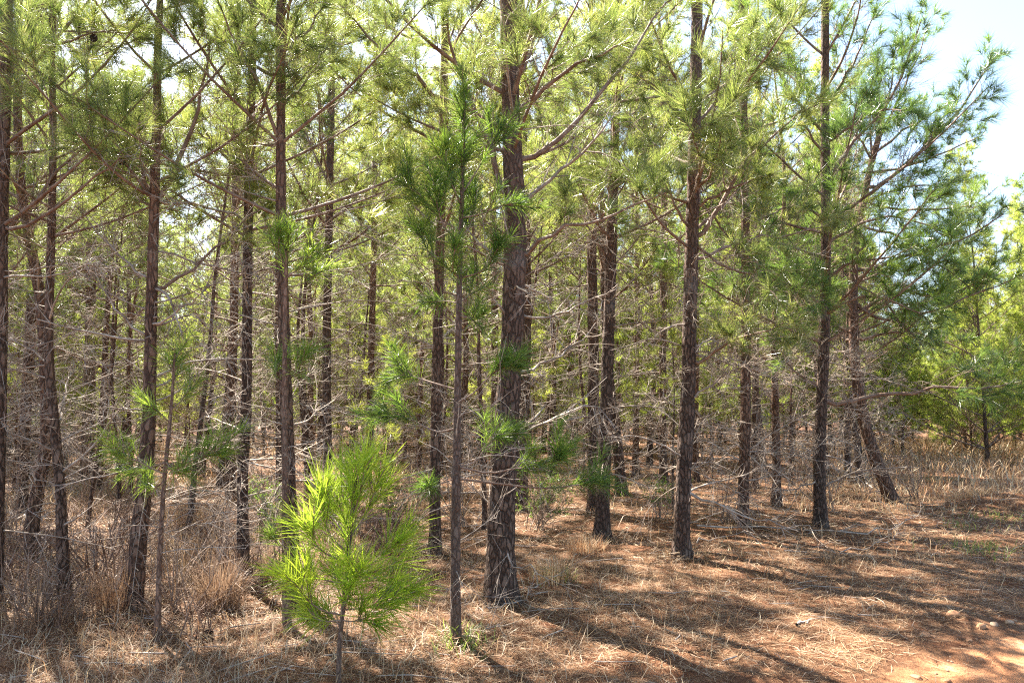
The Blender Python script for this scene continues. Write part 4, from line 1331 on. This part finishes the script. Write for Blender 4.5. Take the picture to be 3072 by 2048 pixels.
def fallen(label, pts, r, seed, lift=0.03, name='fallen_branch', twigs=5):
    rng = np.random.default_rng(seed)
    q = np.array([ground_at(*p) for p in pts]); b = q[0].copy()
    q = spline(q - b, 12)
    q[:, 2] = height(q[:, 0] + b[0], q[:, 1] + b[1]) - b[2] + lift * (0.4 + np.abs(rng.normal(size=12)))
    q[1:] += rng.normal(size=(11, 3)) * np.array([0.02, 0.02, 0.004])
    g = Geo(); grow_dead(rng, q, r, g, dict(twig=0.0004), twigs=twigs)
    o = g.build(name, M['deadwood'], None, smooth=True)
    o.location = b
    tag(o, label, 'fallen branch')


fallen('long pale fallen branch lying right of the pine with the red limb', [(1600, 1222), (1720, 1215), (1843, 1224), (1983, 1236), (2118, 1190)], 0.012, 501, 0.06)
fallen('fallen branch with fine twigs crossing in front of the red-brown pine', [(1690, 1175), (1790, 1205), (1850, 1228), (1920, 1275)], 0.011, 502, 0.05)
fallen('thin fallen branch among the straw left of the red-brown pine', [(1600, 1250), (1660, 1238), (1760, 1236)], 0.009, 503)
fallen('dark fallen branch lying across the lower left floor', [(-10, 1300), (65, 1296), (135, 1302), (165, 1290)], 0.013, 504, 0.05)
fallen('bent grey log branch at the foot of the crooked trunk', [(25, 1195), (60, 1215), (88, 1240), (106, 1270)], 0.035, 505, 0.08)
fallen('broken grey twigs at the foot of the thickest pine', [(1120, 1402), (1165, 1398), (1200, 1385), (1240, 1350)], 0.008, 506, 0.04)
fallen('crooked twig on the straw right of the slim young pine', [(1070, 1465), (1115, 1458), (1150, 1437)], 0.007, 507, 0.03)
fallen('pale stick lying in the straw at the lower right', [(1830, 1438), (1850, 1428), (1862, 1425)], 0.012, 508, 0.01, twigs=0)
fallen('thin branch on the straw in front of the leaning pine', [(1930, 1270), (2010, 1255), (2080, 1230)], 0.007, 509)
fallen('grey fallen limb propped near the base of the leaning pine', [(1965, 1080), (2000, 1120), (2035, 1150)], 0.03, 510, 0.12)


rng = np.random.default_rng(91)
g = Geo()
x, y = scatter(rng, 1100, 3.6, 20.0)
x2, y2 = scatter(rng, 900, 4.5, 12.0); kl = x2 / y2 < -0.15
x = np.r_[x, x2[kl]]; y = np.r_[y, y2[kl]]
k = (track_side(x, y) < -0.1)
x, y = x[k], y[k]; n = len(x)
L = 0.08 + 0.35 * rng.random(n) ** 2; az = rng.random(n) * 6.28
t = np.linspace(-0.5, 0.5, 5)
px_ = x[:, None] + np.cos(az)[:, None] * L[:, None] * t + 0.06 * L[:, None] * np.sin(t * 5 + az[:, None])
py_ = y[:, None] + np.sin(az)[:, None] * L[:, None] * t
P = np.stack([px_, py_, height(px_, py_) + 0.012 + 0.02 * rng.random((n, 1))], -1)
tubes(g, P, (0.0025 + 0.004 * rng.random((n, 1)) ** 2) * np.array([1, 1, .9, .8, .5])[None], 4)
tag(g.build('twig_litter', M['deadwood']), 'small grey sticks and twigs strewn over the straw', 'twig litter', kind='stuff')


def stone(label, px, py, wpx, flat, seed, mat='rock', group=None):
    rng = np.random.default_rng(seed)
    b = ground_at(px, py)
    r = wpx * DS / F * b[1] / 2
    import bmesh
    bm = bmesh.new(); bmesh.ops.create_icosphere(bm, subdivisions=3, radius=1.0)
    dirs = unit(rng.normal(size=(9, 3))); cut = 0.62 + 0.3 * rng.random(9)
    sx, sy, sz = 1.0, 0.6 + 0.3 * rng.random(), flat
    for v in bm.verts:
        p = np.array(v.co)
        for d, c in zip(dirs, cut):
            k = p @ d
            if k > c: p = p - d * (k - c) * 0.85
        p = p * (1 + 0.08 * (vnoise(p[0] * 3 + seed, p[1] * 3 + p[2] * 2, 41) - 0.5))
        v.co = (p[0] * sx * r, p[1] * sy * r, p[2] * sz * r)
    me = bpy.data.meshes.new('stone'); bm.to_mesh(me); bm.free()
    for f in me.polygons: f.use_smooth = True
    me.materials.append(M[mat])
    o = bpy.data.objects.new('stone', me); COL.objects.link(o)
    o.location = (b[0], b[1], b[2] + 0.25 * flat * r); o.rotation_euler = (rng.normal() * 0.15, rng.normal() * 0.15, rng.random() * 6.28)
    tag(o, label, 'stone', group)


stone('largest orange stone lying in the straw at the edge of the track', 2188, 1412, 34, 0.55, 601)
stone('rounded orange-tan stone, left end of the small heap on the track', 2254, 1440, 26, 0.7, 602)
stone('pale tan stone in the middle of the small heap on the track', 2284, 1434, 18, 0.7, 603, 'rock_pale')
stone('greyish stone at the right end of the small heap', 2318, 1430, 22, 0.6, 604, 'rock_pale')
stone('flat half-buried tan stone in the straw left of the heap', 2124, 1457, 28, 0.35, 605)
stone('half-buried stone just below the small heap', 2226, 1470, 20, 0.4, 606)
stone('pointed tan stone on bare red dirt near the lower right corner', 2254, 1516, 22, 0.7, 607)
stone('dark orange stone farther up the track by the right edge', 2295, 1313, 20, 0.6, 608)
stone('tan stone beside the pale pebble up the track', 2275, 1322, 17, 0.6, 609)
stone('pale round pebble up the track', 2306, 1320, 12, 0.8, 610, 'rock_pale')
stone('white-ish stone touching the right edge of the photo', 2345, 1330, 14, 0.7, 611, 'rock_pale')
stone('flat red-orange slab of stone at the bottom edge of the track', 2105, 1555, 30, 0.35, 612)
stone('small orange stone at the bottom edge right of the flat slab', 2175, 1563, 20, 0.5, 613)
rng = np.random.default_rng(61)
for k in range(44):
    stone('pebble scattered over the red dirt of the track', 2080 + 260 * rng.random(), 1370 + 190 * rng.random(), 2.5 + 7 * rng.random() ** 2, 0.6, 620 + k, 'rock' if k % 3 else 'rock_pale', 'pebbles on the dirt track')


def pine_cone(label, loc, size, seed):
    rng = np.random.default_rng(seed)
    g = Geo()
    n = 70
    k = np.arange(n); t = (k + .5) / n
    a = k * 2.39996
    rad = size * 0.34 * np.sin(np.pi * (0.12 + 0.82 * t)) ** 0.7
    z = size * (t - 0.5)
    c = np.stack([np.cos(a) * rad * 0.55, np.sin(a) * rad * 0.55, z], 1)
    outv = np.stack([np.cos(a), np.sin(a), 0.35 + 0 * a], 1)
    tip = c + unit(outv) * (rad * 0.75)[:, None]
    sd_ = np.stack([-np.sin(a), np.cos(a), 0 * a], 1) * (size * 0.085)
    upv = np.array([0, 0, size * 0.03])
    v = np.stack([c - sd_ * .5 - upv, c + sd_ * .5 - upv, tip + sd_ - upv, tip - sd_ - upv, c + upv, tip + upv], 1)
    i = k * 6
    g.add(v, tris=np.vstack([np.stack([i, i + 4, i + 1], 1), np.stack([i + 2, i + 3, i + 5], 1)]),
          quads=np.vstack([np.stack([i, i + 1, i + 2, i + 3], 1), np.stack([i + 1, i + 4, i + 5, i + 2], 1), np.stack([i + 4, i, i + 3, i + 5], 1)]))
    o = g.build('pine_cone', M['cone'])
    o.location = loc; o.rotation_euler = (1.3, rng.random(), rng.random() * 6)
    if label: tag(o, label, 'pine cone')
    return o


rng = np.random.default_rng(72)
limbs_in_view = [o for o in scene.objects if o.name.startswith('limb') and o.parent is not None]
for o in [limbs_in_view[k] for k in rng.choice(len(limbs_in_view), 20, replace=False)]:
    co = np.empty(len(o.data.vertices) * 3, np.float32); o.data.vertices.foreach_get('co', co)
    co = co.reshape(-1, 3)[:55]
    q = co[25 + rng.integers(20)]
    c = pine_cone(None, (float(q[0]), float(q[1]), float(q[2]) - 0.04), 0.06 + 0.015 * rng.random(), 720)
    c.parent = o.parent

gp = ground_at(478, 1466)
pine_cone('dark pine cone lying on the straw left of the bright sapling', (gp[0], gp[1], gp[2] + 0.03), 0.09, 701)
